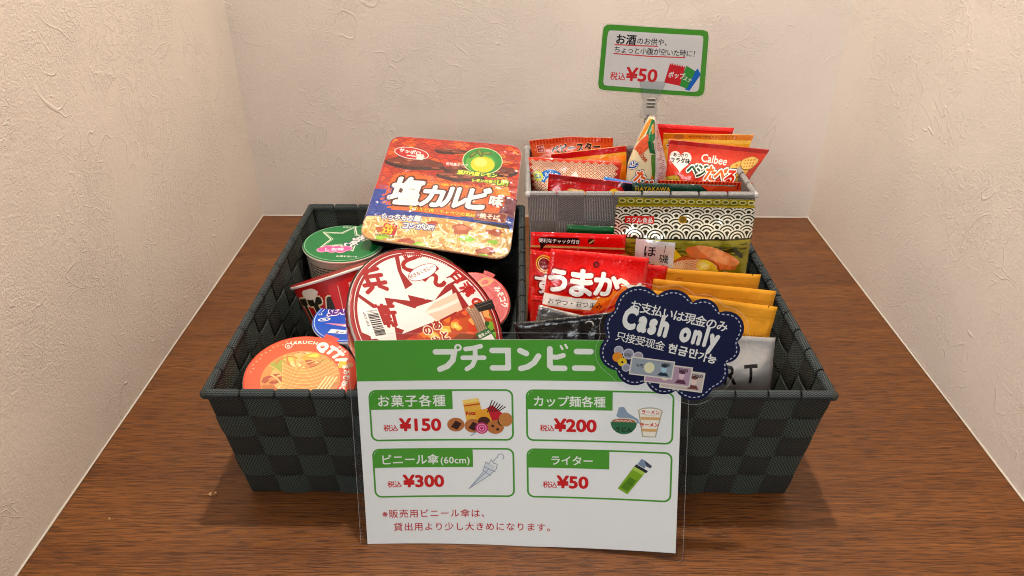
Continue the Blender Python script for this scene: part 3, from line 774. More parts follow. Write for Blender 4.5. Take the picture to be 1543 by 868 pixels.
pouch('snack_packet', 'plain bright red packet at the very back of the bin', (.1839, .785, .2525), 88.4, 135, 85, -3.1, 'e01a20', M['gloss'], lambda p, w, h: p.rect(0, -5, w, -4.2, 'b51218'), puff=4, seed=68, teeth=.5, group='small snack packets in the grey bin', wb=60, shift=-8)
def a_d9(p, w, h):
    p.rect(0, -5.5, w, 0, 'd98a24'); p.rect(0, -9, w, -5.5, 'e8c45a'); p.rect(0, -h, w, -9, 'e6b53c'); p.text('サラダ味の野菜スナックをどうぞ', 26, -4.2, 3.4, '7a3a14', .01)
    p.ell(16, -3, 6, 2.4, 'b5713a'); p.text('サ', 3.5, -17, 9, BK, .04, 'l', 0, 1, 0, [(WH, .06)]); p.text('あ', 4.5, -10.5, 5, BK, .02)
pouch('snack_packet', 'mustard yellow packet between the red back one and the red waffle one', (.1957, .76, .2518), 92.9, 125, 83, -1.1, 'e6b53c', M['gloss'], a_d9, puff=11, seed=69, teeth=.6, group='small snack packets in the grey bin', wb=52, shift=-14)
def waffle(p, x, y, r, col, hole, seed, rot=0):
    p.blob(x, y, r, r * .8, '8a6a2c', seed, rot, .14); p.blob(x, y + .3, r * .93, r * .73, col, seed, rot, .14)
    q = r * .3
    for i in (-1.5, -.5, .5, 1.5):
        for j in (-1, 0, 1):
            if math.hypot(i * q * 1.15, j * q * 1.2) < r * .72:
                a = R(rot); xx, yy = i * q * 1.1, j * q * 1.15
                p.rrect(x + xx * math.cos(a) - yy * math.sin(a) - q * .3, y + xx * math.sin(a) + yy * math.cos(a) - q * .3, x + xx * math.cos(a) - yy * math.sin(a) + q * .3, y + xx * math.sin(a) + yy * math.cos(a) + q * .3, q * .12, hole)
def a_d8(p, w, h):
    p.rect(0, -4, w, 0, 'b21a16'); p.rect(0, -h, w, -4, 'da4a30')
    hx, hy = 14, -19
    P = []
    for k in range(40):
        t = 2 * math.pi * k / 40; P.append((hx + .74 * 16 * math.sin(t) ** 3, hy + .72 * (13 * math.cos(t) - 5 * math.cos(2 * t) - 2 * math.cos(3 * t) - math.cos(4 * t))))
    p.poly(P, 'f4ece0'); p.text('あっさり', hx, -15.6, 4.2, BK, .03, 'c'); p.text('サラダ味', hx, -21.2, 5.4, BK, .04, 'c')
    p.text('Calbee', 36, -17.5, 10.5, 'f0e6da', .02, 'l', -3)
    waffle(p, 82, -24, 13, 'e2b45c', 'b9842c', 5, -15); waffle(p, 90, -15, 9, 'e8c070', 'c08c34', 8, 10); waffle(p, 8, -42, 10, 'c8b850', '8f9a30', 6, 10); waffle(p, 92, -33, 6, 'eec87a', 'e8c070', 9)
    for i, (c, x, y, s, cc) in enumerate((('ベ', 21, -31, 13.5, '0f5a34'), ('ジ', 31, -31.5, 13.5, '0f5a34'), ('た', 41.5, -33.5, 15, 'ee7420'), ('べ', 53, -34, 16, 'ee7420'), ('る', 65, -35.5, 16, 'e03818'))):
        p.text(c, x, y, s, cc, .045, 'l', 0, 1, .12, [('10281c', .13), ('f6f0e4', .085)])
    p.text('ほうれん草', 21, -43, 8, WH, .04, 'l', 0, 1, 0, [('8a1a10', .06)])
pouch('snack_packet', 'red packet with heart badge and waffle crisps, front right of bin', (.2028, .74, .2476), 103, 118, 78, -5.9, 'da4a30', M['gloss'], a_d8, puff=17, seed=70, teeth=.9, wb=42, shift=-22, crump=.8, group='small snack packets in the grey bin')

# the folded upright packet below the price card: an almost conical twist of film
def twist_packet():
    m = lean((.1285, .715, .2830), 88, 0)
    root = thing('snack_packet', 'cream and green snack packet standing on end, pinched to a point', 'snack packet', m, 'small snack packets in the grey bin')
    h = 120.
    def prof(v):  # half widths left and right of the fold, v = 0 top .. -h
        t = -v / h; return 2.5 + 17 * min(1, t * 2.7) ** .85 + 3 * t, 3 + 15 * min(1, t * 2.4) ** .95
    def f1(u, v):
        l, r = prof(v); return (-l + (l + r * .35) * (u / 30), v, 5 * math.sin(math.pi * (u / 30)) * min(1, -v / 18) + u / 30 * 5 + .8 * noise.noise((u * .15, v * .08, 3)))
    def f2(u, v):
        l, r = prof(v); return (r * .35 + (r * .75) * (u / 14), v, 5 - 13 * (u / 14) + 1.2 * noise.noise((u * .2, v * .1, 7)))
    s1 = Sheet(f1, 0, 30, -h, 0, 5); s2 = Sheet(f2, 0, 14, -h, 0, 4)
    for nm, sh, col in (('wrapper', s1, 'e6d6b4'), ('side_fold', s2, 'd9c6c4')):
        bk = sh.P.copy(); bk[:, :, 2] = -9; bk[:, :, 0] = bk[:, :, 0] * .9
        pouch_mesh(nm, sh, bk, col, M['gloss'], root, 0)
    p = Print()
    p.poly([(0, 0), (13, 0), (6, -14), (0, -24)], 'd8942e'); p.poly([(13, 0), (30, 0), (30, -18), (18, -26), (9, -14)], '2d8a50')
    p.poly([(4, -20), (13, -13), (20, -26), (10, -34), (0, -30)], 'e06a44'); p.poly([(18, -6), (27, -3), (29, -12), (22, -14)], 'e8a040'); p.poly([(15, -20), (27, -22), (30, -34), (22, -32)], '1c7446')
    p.poly([(24, -34), (30, -34), (30, -60), (26, -54)], '5a8c34'); p.poly([(26, -54), (30, -60), (30, -95), (22, -95)], 'dd7a1e')
    p.text('Calbee', 3, -30, 7.5, 'c0521c', .03, 'l', -38, .9)
    for c, x, y, s, cc in (('ジ', -1, -48, 10, '1f5aa8'), ('た', 5, -60, 15, 'ee6a1c'), ('べ', 12, -68, 16, 'dd2a18'), ('る', 15, -82, 16, 'dd2a18')):
        p.text(c, x + 1, y, s, cc, .045, 'l', -22, .85, 0, [('1a1a18', .13), ('f6f0e4', .08)])
    p.build('printed_design', s1, root, M['gloss'])
    p = Print(); rr = random.Random(5)
    for k in range(40): p.rect(3 + rr.random() * 6, -14 - k * 2, 9 + rr.random() * 3, -13.2 - k * 2, ['a05a6a', 'b8849a', 'c05a3a'][k % 3])
    p.build('fine_print', s2, root, M['gloss'])
twist_packet()

# ------------------------------------------------------------------ noodle cups
def lathe(name, prof, mat, parent, seg=56, col=None, smooth=True):
    V = []; F = []; n = len(prof)
    for r, z in prof:
        for k in range(seg): a = 2 * math.pi * k / seg; V.append((r * math.cos(a) / 1000, r * math.sin(a) / 1000, z / 1000))
    for i in range(n - 1):
        for k in range(seg): F.append((i * seg + k, i * seg + (k + 1) % seg, (i + 1) * seg + (k + 1) % seg, (i + 1) * seg + k))
    F.append(tuple(range(seg))[::-1]); F.append(tuple(range((n - 1) * seg, n * seg)))
    o = mesh_obj(name, V, F, mat, parent, smooth)
    if col: set_col(o.data, [lin(col)] * len(o.data.polygons))
    bm = bmesh.new(); bm.from_mesh(o.data); bmesh.ops.recalc_face_normals(bm, faces=bm.faces)
    for e in bm.edges:
        if len(e.link_faces) == 2 and e.calc_face_angle(0) > .7: e.smooth = False
    bm.to_mesh(o.data); bm.free()
    return o
def cup(label, T, n, dia, hgt, botd, bodycol, rimcol, lidcol, art, bodyart=None, rot=0, group='instant noodle cups in the left basket', mat=None, lidmat=None):
    m = frame(T, (1, 0, 0), n=n) @ Matrix.Rotation(R(rot), 4, 'Z')
    root = thing('noodle_cup', label, 'noodle cup', m, group); r = dia / 2; rb = botd / 2
    lathe('cup_body', [(rb - 2, -hgt), (rb, -hgt + 1), (rb + (r - 3 - rb) * .5, -hgt / 2), (r - 3, -3.2)], mat or M['gloss'], root, col=bodycol)
    lathe('rim', [(r - 3.4, -3.4), (r - .7, -3.2), (r, -2.2), (r, -1.2), (r - .6, -.5), (r - 2.2, -.35)], M['gloss'], root, col=rimcol)
    lid = lathe('lid', [(r - 2.0, -.9), (r - .5, -.35), (r - .8, 0), (r - 2, .15)], lidmat or M['lid'], root, col=lidcol)
    tab = [(r * math.cos(R(a)) / 1000, r * math.sin(R(a)) / 1000) for a in (60, 66, 72, 78)]; tp = [(x * k, y * k, z) for z in (-.0004, -.0001) for k in (.985, 1.10) for x, y in (tab if k < 1 else tab[::-1])]
    tb = mesh_obj('pull_tab', tp, [tuple(range(8)), tuple(range(8, 16))[::-1]] + [(i, 8 + i, 8 + (i + 1) % 8, (i + 1) % 8) for i in range(8)], lidmat or M['lid'], lid); set_col(tb.data, [lin(lidcol)] * len(tb.data.polygons))
    p = Print(); art(p, r - 1.6); p.build('printed_design', None, lid, lidmat or M['lid'], lift=.2)
    if bodyart:
        def f(u, v):
            rad = (r - 3 + (rb - r + 3) * (-v - 3.2) / (hgt - 3.2)) + .05; a = u / (r * .9) - math.pi / 2; return (rad * math.cos(a), rad * math.sin(a), v)
        sh = Sheet(f, -r * 1.15, r * 1.15, -hgt + 2, -3.6, 4.5); p = Print(); bodyart(p, r, hgt); p.build('body_print', sh, root, mat or M['gloss'], lift=.25)
    return root
NOOD = ['f2d08a', 'ecc074', 'f6dca2', 'e2a95a', 'c98636']

def a_greenlid(p, r):
    p.ell(0, 0, r, r, '0e8a50', n=56)
    def star(x, y, a, b, rot, sx=1): return [(x + (a if k % 2 == 0 else b) * math.cos(R(rot + k * 36)) * sx, y + (a if k % 2 == 0 else b) * math.sin(R(rot + k * 36))) for k in range(10)]
    p.ring(star(0, 10, 34, 17, 80), star(0, 10, 31, 15.2, 80), 'e4ead8'); p.ring(star(0, 10, 29, 14, 80), star(0, 10, 28, 13.3, 80), 'e4ead8')
    p.text('CupStar', 16, 2, 15, WH, .05, 'c', 62, .66, .2, [('3b2a78', .08)])
    for k in range(6): p.ell(-20 + k * 5.4 - (k > 2) * 1, -19 + (k % 2) * 5, 6.5, 6.0, 'f0a8cc')
    for k in range(6): p.ell(-20 + k * 5.2, -18 + (k % 2) * 4, 5.2, 5.0, 'd86aa8')
    p.text('しお味', -7, -20, 7.5, 'fbe4f0', .04, 'c', 6); p.text('お湯を注いで', 10, -34, 4, WH, .02, 'c', 0, 1)
    p.text('旨塩スープ', 0, 0, 3.4, WH, .02, 'c', 90, 1, 0, arc=r - 5); p.arcring(0, 0, r - 1.2, r - .5, 'b8d8c0')
def b_green(p, r, h):
    rr = random.Random(9)
    p.rect(-r * 1.1, -h + 4, r * 1.1, -5, 'cdbfae')
    for k in range(11):
        x = -36
        while x < -4:
            l = rr.uniform(1.5, 4.5); p.rect(x, -14 - k * 3.4, x + l, -12.4 - k * 3.4, '6a4e42'); x += l + rr.uniform(.5, 1.2)
    p.rect(8, -22, 30, -10, 'efe8dc')
    for k in range(14): p.rect(9 + k * 1.4, -20, 9 + k * 1.4 + rr.choice((.4, .8)), -12, '3a3030')
    for k in range(7): p.rect(6, -28 - k * 3.2, 32, -26.8 - k * 3.2, '8a6a5c')
cup('noodle cup with green lid, star outline and pink cloud, back left corner', (-.2010, .785, .1125), (.035, -.006, .999), 92, 107, 70, 'cdbfae', 'e6ddd0', '0e8a50', a_greenlid, b_green)

def a_redlid(p, r): p.ell(0, 0, r, r, 'b5121a', n=56)
def b_red(p, r, h):
    p.rect(-r * 1.1, -h + 3, r * 1.1, -4, 'c8161a'); p.rect(-r * 1.1, -h + 3, r * 1.1, -h + 22, '3a3014')
    for c, x, y in (('T', -47, -39), ('T', -30, -41), ('A', -13, -44)):
        p.text(c, x, y, 32, '4a4016', .08, 'l', 0, .82, 0, [('e8d8b8', .05)])
    p.rrect(-2, -46, 40, -8, 4, 'd92022'); p.stroke([(2, -48), (6, -30), (8, -12)], .8, 'e8bfae', False)
    p.blob(-24, -12, 10, 6, 'e8ddd0', 4, 0, .15); p.poly([(-22, -16), (-17, -16), (-22, -22)], 'e8ddd0')
    p.text('こってり', -44, -58, 11, BK, .06, 'l', 0, .9, 0, [('e8ddd0', .05)])
    p.text('豚しょうゆ', 18, -16, 4.5, 'f0d0c0', .02)
cup('red noodle cup leaning back with big dark capitals on its side', (-.1890, .6960, .1240), (-.303, .373, .877), 100, 98, 68, 'c8161a', 'efe6dc', 'b5121a', a_redlid, b_red, mat=M['shrink'])

def a_bluelid(p, r):
    p.ell(0, 0, r, r, '1268c8', n=56); p.arcring(0, 0, r - 1, r - .4, 'cfe0f0')
    p.ell(-28, -3, 6, 3, WH, 10); p.ell(-28, -3, 4.4, 1.9, '1268c8', 10); p.ell(-28, -3, 1.8, 1.2, WH)
    p.text('シーフード', 0, 0, 5.4, WH, .03, 'c', 150, 1, 0, arc=r - 6.2)
    p.text('SEAFOOD', -6, 8, 15, '6a3a9a', .06, 'c', 12, .62, .2, [('f4eef6', .09)])
    p.poly([(-27, -9), (4, -12), (12, -19), (-4, -16)], 'e8a0b4'); p.poly([(-10, -14), (14, -4), (30, -5), (10, -16)], 'f0eef2'); p.stroke([(2, -9), (8, -3), (14, -8)], 1.4, 'f4f0f0', True)
    p.poly([(-20, -25), (10, -29), (14, -24), (-18, -19)], 'f0eef0'); p.text('ヌードル', -14, -25.5, 5, '1a3a7a', .03, 'l', -8)
cup('small noodle cup with blue lid between red cup and orange cup', (-.1605, .6294, .1100), (-.022, -.05, .99), 80, 66, 60, 'd8d0c8', 'e8e4e0', '1268c8', a_bluelid, None, mat=M['gloss'])

def a_orangelid(p, r):
    p.ell(0, 0, r, r, 'f4601a', n=64)
    ins = lambda x, y: (x / 34) ** 2 + ((y + 3) / 33) ** 2 < 1
    p.ell(0, -3, 34.4, 33.4, 'd99a54', n=48)
    rr = random.Random(4); p.clip = ins
    for k in range(26): p.blob(rr.uniform(-30, 30), rr.uniform(-32, 28), rr.uniform(4, 8), rr.uniform(3, 6), rr.choice(['e6b878', 'c87a38', 'f0d49a', 'b5602a', 'b8b048']), k, rr.uniform(0, 180), step=.2)
    for x, y, a, b, c in ((-22, 10, 8, 6, 'a8b048'), (-14, 20, 7, 4, 'c8c868'), (4, 24, 8, 5, 'f2b428'), (6, 25, 4, 3, 'fad85a'), (-24, -6, 8, 6, 'b5562a'), (-23, -5, 4, 3, 'd88a5a'), (18, 22, 7, 4, 'c8c070'), (-24, -24, 8, 5, 'f0cf50'), (14, -26, 8, 5, 'b8b850')):
        p.blob(x, y, a, b, c, int(x * 3 + 90), 10, step=.25)
    p.clip = None
    p.noodles(ins, (-32, -30, 32, 24), 40, NOOD, 1.1, 3)
    # the lifted bundle of noodles sweeping to the right
    for k in range(19):
        t = k / 18; y0 = 14 - 27 * t
        P = [(-20 + 6 * t + q * 3.1, y0 - 10 * math.sin(q / 16 * math.pi) * (1 - t * .5) + q * q * .075 * (1 - t * .3)) for q in range(17)]
        P = [a for a in P if ins(*a)]
        if len(P) > 3: p.stroke(P, 2.5, 'c9782c', False, .15); p.stroke(P, 1.7, ['f0bc6c', 'f4cc84', 'e8aa58'][k % 3], False, .15)
    for k in range(4):
        P = [(22 + k * 3 - q * .9, 2 - q * 2.6) for q in range(12)]; P = [a for a in P if ins(*a)]
        if len(P) > 2: p.stroke(P, 2.6, 'c98a44', False, .15); p.stroke(P, 1.8, 'f6dca4', False, .15)
    p.text('MARUCHAN', -1, 0, 5.2, 'fbe8d8', .04, 'c', 92, 1.15, 0, arc=39.5, track=.06)
    p.ell(-19, 35, 3.4, 3.4, 'fbe8d8'); p.ell(-19, 35, 2.8, 2.8, 'ee4a0e'); p.text('ち', -21, 33.2, 4, 'fbe8d8', .03)
    p.text('QTTA', 0, 0, 13, 'fdf3e8', .09, 'c', 54, .92, 0, arc=34.5); p.text('クッタ', 0, 0, 3.6, 'fdf3e8', .04, 'c', 50, 1, 0, arc=45)
    p.rrect(30, 13, 37, 21, 1, YEL); p.ell(40, 17, 3, 3, 'd8a06a')
    p.text('まみむめ', 0, 0, 6, 'fdf3e8', .05, 'c', 8, 1, 0, arc=37); p.text('NOODLE', 0, 0, 6, 'fdf3e8', .05, 'c', -24, 1, 0, arc=37)
    for k in range(14): a = R(108 + k * 5.5); p.ell((r - 5 + k % 3) * math.cos(a), (r - 5 + k % 3) * math.sin(a), .8, .5, 'ffc8a0')
cup('noodle cup with orange lid and noodle picture in the front left corner', (-.1921, .5460, .1010), (.105, -.203, .973), 100, 92, 70, '8a1a10', 'e9dccb', 'ee4a0e', a_orangelid)

def a_redback(p, r):
    p.ell(0, 0, r, r, 'dd2a20', n=56); p.blob(10, 26, 9, 6, 'e8a860', 3, 30); p.blob(10, 26, 4, 3, 'dd2a20', 3, 30)
    p.text('みそ', 20, 20, 8, WH, .05, 'l', -62, .9); p.text('コク', 26, 8, 8.5, WH, .05, 'l', -70, .9); p.arcring(0, 0, r - 1.6, r - 1, 'f0a89a')
cup('small noodle cup with plain red lid half hidden behind the large round bowl', (-.0465, .7133, .0780), (.136, -.448, .884), 78, 66, 56, 'b01a18', 'e8ddd0', 'dd2a20', a_redback)

# the big round bowl in shrink film
def big_bowl():
    T = (-.0790, .5800, .1370); m = frame(T, (1, 0, 0), n=(.532, -.353, .770)) @ Matrix.Scale(1.083, 4)
    root = thing('noodle_bowl', 'large round noodle bowl with white and red lid in clear film, tilted in front', 'noodle bowl', m)
    r = 71.
    lathe('bowl_body', [(44, -46), (47, -44), (58, -26), (66, -5)], M['gloss'], root, 72, 'e07a58')
    lathe('rim', [(66, -5), (69.5, -4.6), (71.3, -3), (71.3, -1.4), (70, -.4)], M['gloss'], root, 72, 'ece6de')
    lid = lathe('lid', [(69, -1), (70.8, -.3), (70.4, .1), (69, .25)], M['shrink'], root, 72, 'b8202a')
    p = Print(); q = r - 1.4; DR = 'b01c26'; LW = 'ece8e6'
    p.ell(0, 0, q, q, DR, n=80); p.arcring(0, 0, q - 2.6, q - 2.0, LW, n=80)
    inn = lambda x, y, k=64.5: x * x + y * y < k * k
    # white panels between red bars, set across the lid
    def panel(pts):
        P = []
        for x, y in pts:
            d = math.hypot(x, y); k = min(1, 64.5 / d) if d else 1; P.append((x * k, y * k))
        p.poly(P, LW)
    ux = Vector((math.cos(R(28)), math.sin(R(28)))); uy = Vector((-ux.y, ux.x))
    def L(a, b): v = ux * a + uy * b; return (v.x, v.y)
    def arcpts(a0, a1, rad=64.5, n=10): return [(rad * math.cos(R(a0 + (a1 - a0) * k / n)), rad * math.sin(R(a0 + (a1 - a0) * k / n))) for k in range(n + 1)]
    p.poly(arcpts(64, 122) + [(-30, 40), (-6, 20), (14, 44)], LW)       # upper field
    p.poly(arcpts(126, 158) + [(-46, 8), (-20, 14), (-34, 40)], LW)     # left field
    p.poly(arcpts(161, 176) + [(-36, -6), (-43, 10)], LW)
    p.poly(arcpts(179, 207) + [(-26, -34), (-32, -12)], LW)
    p.poly(arcpts(33, 60) + [(19, 46), (40, 24), (52, 30)], LW)         # right field
    p.poly([(-44, -14), (-20, -16), (-14, 8), (-34, 8)], LW)
    p.poly([(-30, 18), (2, 22), (12, 42), (-8, 44)], LW)
    p.poly([(-14, 10), (-24, -20), (22, 16), (18, 40), (2, 22)], LW); p.poly([(-6, 8), (2, 20), (22, 38), (30, 22), (10, 2)], 'ecd2c2'); p.stroke([(-4, 8), (8, 16), (24, 30)], 3.2, 'f2e6de', True)
    # red lettering, brush like
    for c, x, y, s, a in (('ど', -34, 42, 24, 12), ('ん', -12, 40, 24, -4), ('兵', -60, 8, 24, 30), ('衛', -47, -20, 22, 24)):
        p.text(c, x, y, s, 'b81c28', .045, 'l', a, 1.0, .05)
    for c, x, y in (('日', 14, 55), ('清', 25, 45), ('の', 36, 34)): p.text(c, x, y, 14, 'c8242c', .06, 'l', -34, .95, 0)
    p.stroke([(12, 50), (24, 60)], 1.2, DR, False); p.stroke([(24, 38), (37, 50)], 1.2, DR, False); p.stroke([(40, 26), (50, 38)], 1.2, DR, False)
    # plain speech bubble
    p.ell(-11, 47, 17, 6.5, DR, 52 - 8); p.ell(-11, 47, 16.3, 5.9, 'f4f0ee', 52 - 8); p.text('好きなくせに〜', -11, 46, 4.2, 'a83a3a', .02, 'c', 44)
    # food picture in the lower right half
    ins = lambda x, y: x * x + y * y < 64.3 ** 2 and y < -22 + (x + 21) * .92 - 1.5 and not (x > 30 and y > 50)
    P = [(-28, -57.8), (-24, -26)] + [(24, 18), (46, 38), (51, 38.8)] + arcpts(37, -116, 64.3, 30)
    p.poly(P, 'd27438')
    rr = random.Random(8); p.clip = ins
    for k in range(70): p.blob(rr.uniform(-25, 64), rr.uniform(-62, 36), rr.uniform(3, 8), rr.uniform(3, 6), rr.choice(['e8844a', 'f0a060', 'd8602c', 'f2bc82', 'c2502a', 'e89a3c']), k, rr.uniform(0, 180), step=.15)
    for x, y, a in ((14, -4, 6), (24, 4, 5), (4, -12, 5), (30, -12, 7), (10, -22, 6)): p.blob(x, y, a, a * .8, 'e8c86a', int(x + 40), 20, .4, step=.2); p.blob(x, y, a * .5, a * .4, 'f6e29a', int(x + 41), 0, .4, step=.2)
    p.blob(44, -26, 24, 30, 'a86a44', 4, 10, .1, step=.2); p.blob(52, -16, 14, 20, '8a4c30', 6, 10, .1, step=.2)
    for k in range(12):
        t = k / 11; P = [(26 + t * 8 + q * 2.3, 28 + 4 * math.sin(q * .3 + t) - q * (1.6 + q * .12) + t * 9) for q in range(14)]; P = [a for a in P if ins(*a)]
        if len(P) > 3: p.stroke(P, 3.2, '8a6a56', False, .15); p.stroke(P, 2.2, ['d8c0ac', 'c8a890', 'e2cfbe'][k % 3], False, .15)
    for x, y, a in ((62, 26, 6), (60, 16, 7), (63, 8, 5)): p.blob(x, y, a, a, '3f7a34', int(a + x), 0, .4, step=.2); p.blob(x - 1, y, a * .6, a * .6, '9ac25a', int(a + x + 3), 0, .4, step=.2)
    p.clip = None
    p.stroke([(-24, -26), (24, 18)], 1.8, DR, False)
    p.poly([(40, 32), (46, 26), (62, 36), (58, 44)], '2a2422'); p.stroke([(44, 30), (58, 40)], .6, '8a8480', False); p.stroke([(42.6, 32), (56, 42)], .6, '8a8480', False)
    for c, x, y in (('あ', 4, -6), ('と', 12, -14), ('の', -4, -14), ('せ', 4, -22)): p.text(c, x, y, 9, 'b8321e', .05, 'l', 30, 1, 0, [('f6ead8', .1)])
    # barcode
    o = L(-47, 12)
    a = R(-62)
    def Q(x, y): return (-61 + x * math.cos(a) - y * math.sin(a), -10 + x * math.sin(a) + y * math.cos(a))
    p.poly([Q(0, 0), Q(26, 0), Q(26, 15), Q(0, 15)], 'f2efec'); x = 1.5; rr = random.Random(2)
    while x < 24: w = rr.choice((.35, .7, 1.0)); p.poly([Q(x, 4.5), Q(x + w, 4.5), Q(x + w, 14), Q(x, 14)], '141414'); x += w + rr.choice((.4, .8))
    p.text('49021053', *Q(2, .8), 3.2, BK, .01, 'l', -62)
    # small green label (its code square stays blank)
    b = R(40)
    def G(x, y): return (48 + x * math.cos(b) - y * math.sin(b), -4 + x * math.sin(b) + y * math.cos(b))
    p.poly([G(0, -16), G(17, -16), G(17, 8), G(0, 8)], '1c8a54'); p.poly([G(1.2, -14.5), G(15.8, -14.5), G(15.8, 2), G(1.2, 2)], 'eef0ee'); p.text('簡単メモ', *G(1.5, 3.2), 3.6, WH, .02, 'l', 40)
    for k in range(22): aa = R(80 + k * 1.9); p.ell((q - 4.6) * math.cos(aa), (q - 4.6) * math.sin(aa), .45, .45, LW, n=6)
    p.build('printed_design', None, lid, M['shrink'], lift=.3)
    # film pulled tight over the lid's edge and gathered below
    V = []; F = []; seg = 90
    prof = [(70.9, .75), (72.1, -.3), (72.6, -3), (70, -12), (62.5, -28), (50, -46), (44, -48)]
    for i, (rad, z) in enumerate(prof):
        for k in range(seg):
            t = 2 * math.pi * k / seg; rr_ = rad + (.9 * noise.noise((math.cos(t) * 5, math.sin(t) * 5, z * .12)) if i > 2 else 0); V.append((rr_ * math.cos(t) / 1000, rr_ * math.sin(t) / 1000, z / 1000))
    for i in range(len(prof) - 1):
        for k in range(seg): F.append((i * seg + k, (i + 1) * seg + k, (i + 1) * seg + (k + 1) % seg, i * seg + (k + 1) % seg))
    mesh_obj('shrink_film', V, F, M['shrinkfilm'], root, True)
big_bowl()

# the square yakisoba tray
def square_tray():
    m = frame((-.0959, .7604, .1205), (.9904, -.0941, -.101), (.1287, .8939, .4294))
    root = thing('noodle_tray', 'square fried noodle tray with grilled meat picture propped on the basket back', 'noodle tray', m)
    cs = [(-82, 160, 14), (80, 172, 18), (88, -4, 20), (-84, -1, 16)]
    def outline(inset=0, n=6):
        pts = []; m4 = len(cs); cx, cy = 0, 82
        for k in range(m4):
            x, y, r = cs[k]; x0, y0, _ = cs[k - 1]; x1, y1, _ = cs[(k + 1) % m4]
            c = Vector((x, y)); a = (Vector((x0, y0)) - c).normalized(); b = (Vector((x1, y1)) - c).normalized()
            p0 = c + a * r; p1 = c + b * r
            for q in range(n + 1):
                t = q / n; pt = p0 * (1 - t) ** 2 + c * 2 * t * (1 - t) + p1 * t * t
                d = Vector((cx, cy)) - pt; pts.append(tuple(pt + d.normalized() * inset))
        return pts
    O = outline(); n = len(O)
    def shell(name, lv, col):
        V = []; F = []
        for ins, z in lv: V += [(x / 1000, y / 1000, z / 1000) for x, y in outline(ins)]
        for i in range(len(lv) - 1):
            for k in range(n): F.append((i * n + k, i * n + (k + 1) % n, (i + 1) * n + (k + 1) % n, (i + 1) * n + k))
        F.append(tuple(range(n))[::-1]); F.append(tuple(range((len(lv) - 1) * n, len(lv) * n)))
        o = mesh_obj(name, V, F, M['tray'], root, False); set_col(o.data, [lin(col)] * len(o.data.polygons))
        bm = bmesh.new(); bm.from_mesh(o.data); bmesh.ops.recalc_face_normals(bm, faces=bm.faces); bm.to_mesh(o.data); bm.free()
    shell('lid', [(.3, 0), (0, -.6), (.2, -2.2)], 'd9b98a')
    shell('tray_body', [(2.5, -2.2), (4, -4), (12, -30), (24, -48)], '14161c')  # near-black body colour stands in for the shadow below the lid edge
    p = Print(); p.poly(outline(.6), '1a3f9c')
    O1 = outline(1.0)
    def inside(x, y):
        c = False; j = n - 1
        for i in range(n):
            (xi, yi), (xj, yj) = O1[i], O1[j]
            if (yi > y) != (yj > y) and x < (xj - xi) * (y - yi) / (yj - yi) + xi: c = not c
            j = i
        return c
    def clipy(f0):  # part of the outline above a line f0(x)
        out = []
        P = O1
        for i in range(n):
            a, b = P[i], P[(i + 1) % n]; fa, fb = a[1] - f0(a[0]), b[1] - f0(b[0])
            if fa > 0: out.append(a)
            if fa * fb < 0: t = fa / (fa - fb); out.append((a[0] + (b[0] - a[0]) * t, a[1] + (b[1] - a[1]) * t))
        return out
    p.poly(clipy(lambda x: 77 + x * .06), 'c63a18')
    rr = random.Random(12); p.clip = inside
    for k in range(60): p.blob(rr.uniform(-88, 84), rr.uniform(84, 168), rr.uniform(5, 14), rr.uniform(3, 8), rr.choice(['f0661c', 'e84c1a', 'f8983c', 'd03a1a', 'f27a2a']), k, 0, step=.12)
    p.poly([(-62, 56), (-68, 76), (-66, 100), (-40, 106), (10, 98), (66, 92), (76, 74), (74, 58), (20, 47), (-36, 46)], 'f06a1c')
    p.poly([(66, 60), (84, 56), (85, 84), (70, 88)], '7a3a4a')
    # glowing wire grill: rows of dark scallops
    for j in range(12):
        y = 88 + j * 7.2
        for i in range(15):
            x = -90 + i * 12.4 + (j % 2) * 6.2
            p.stroke([(x + q * 1.55, y + x * .07 + 4.2 * math.sin(q / 8 * math.pi)) for q in range(9)], 1.1, '8a2412', False, .12)
    for x, y, a, b, rt in ((-45, 119, 38, 10, 4), (36, 122, 44, 10, 8), (12, 108, 28, 8, 3), (-5, 146, 22, 4, 6)):
        p.blob(x, y, a, b, '3a150e', int(a), rt, .16, 24, step=.2); p.blob(x, y + 2.4, a * .95, b * .72, '7a3420', int(a), rt, .16, 24, step=.2)
        for k in range(16): p.blob(x + rr.uniform(-a, a) * .8, y + 2 + rr.uniform(-b, b) * .5, rr.uniform(2, 6), rr.uniform(.8, 2), rr.choice(['a8563a', '571f14', 'c87a58', '8a3c26']), k, rt, step=.1)
    p.blob(10, 90, 40, 5, 'f0b83c', 5, 4, .2, step=.2); p.blob(60, 92, 18, 5, 'e89a30', 5, 4, .2, step=.2)
    # dark band and noodles
    p.clip = None
    low = lambda x: 42 - .00045 * (x + 5) ** 2 * 2.4 + x * .06
    up_ = [(x, 47 + x * .05 + (6 if x < -45 else 0)) for x in range(-80, 86, 10)]
    p.poly([(-84, 30)] + [(x, 41 + x * .05) for x in range(-40, 87, 12)] + [(86, 24)] + [(x, low(x) - 10) for x in range(80, -84, -12)], '140c1c')
    NB = [(x, low(x)) for x in range(-82, 88, 6)]
    lower = [pt for pt in O1 if pt[1] < 18]
    npoly = [(-82, low(-82))] + NB + sorted([pt for pt in lower if pt[0] > 0], key=lambda q: -q[1]) + sorted([pt for pt in lower if pt[0] <= 0], key=lambda q: q[1])
    npoly = [pt for pt in NB] + [pt for pt in O1 if pt[1] < low(pt[0]) - .5]
    cx_, cy_ = 0, 14; npoly.sort(key=lambda q: math.atan2(q[1] - cy_, (q[0] - cx_) * .45)); p.poly(npoly, 'e0b068')
    insn = lambda x, y: inside(x, y) and y < low(x) - .6
    p.clip = insn
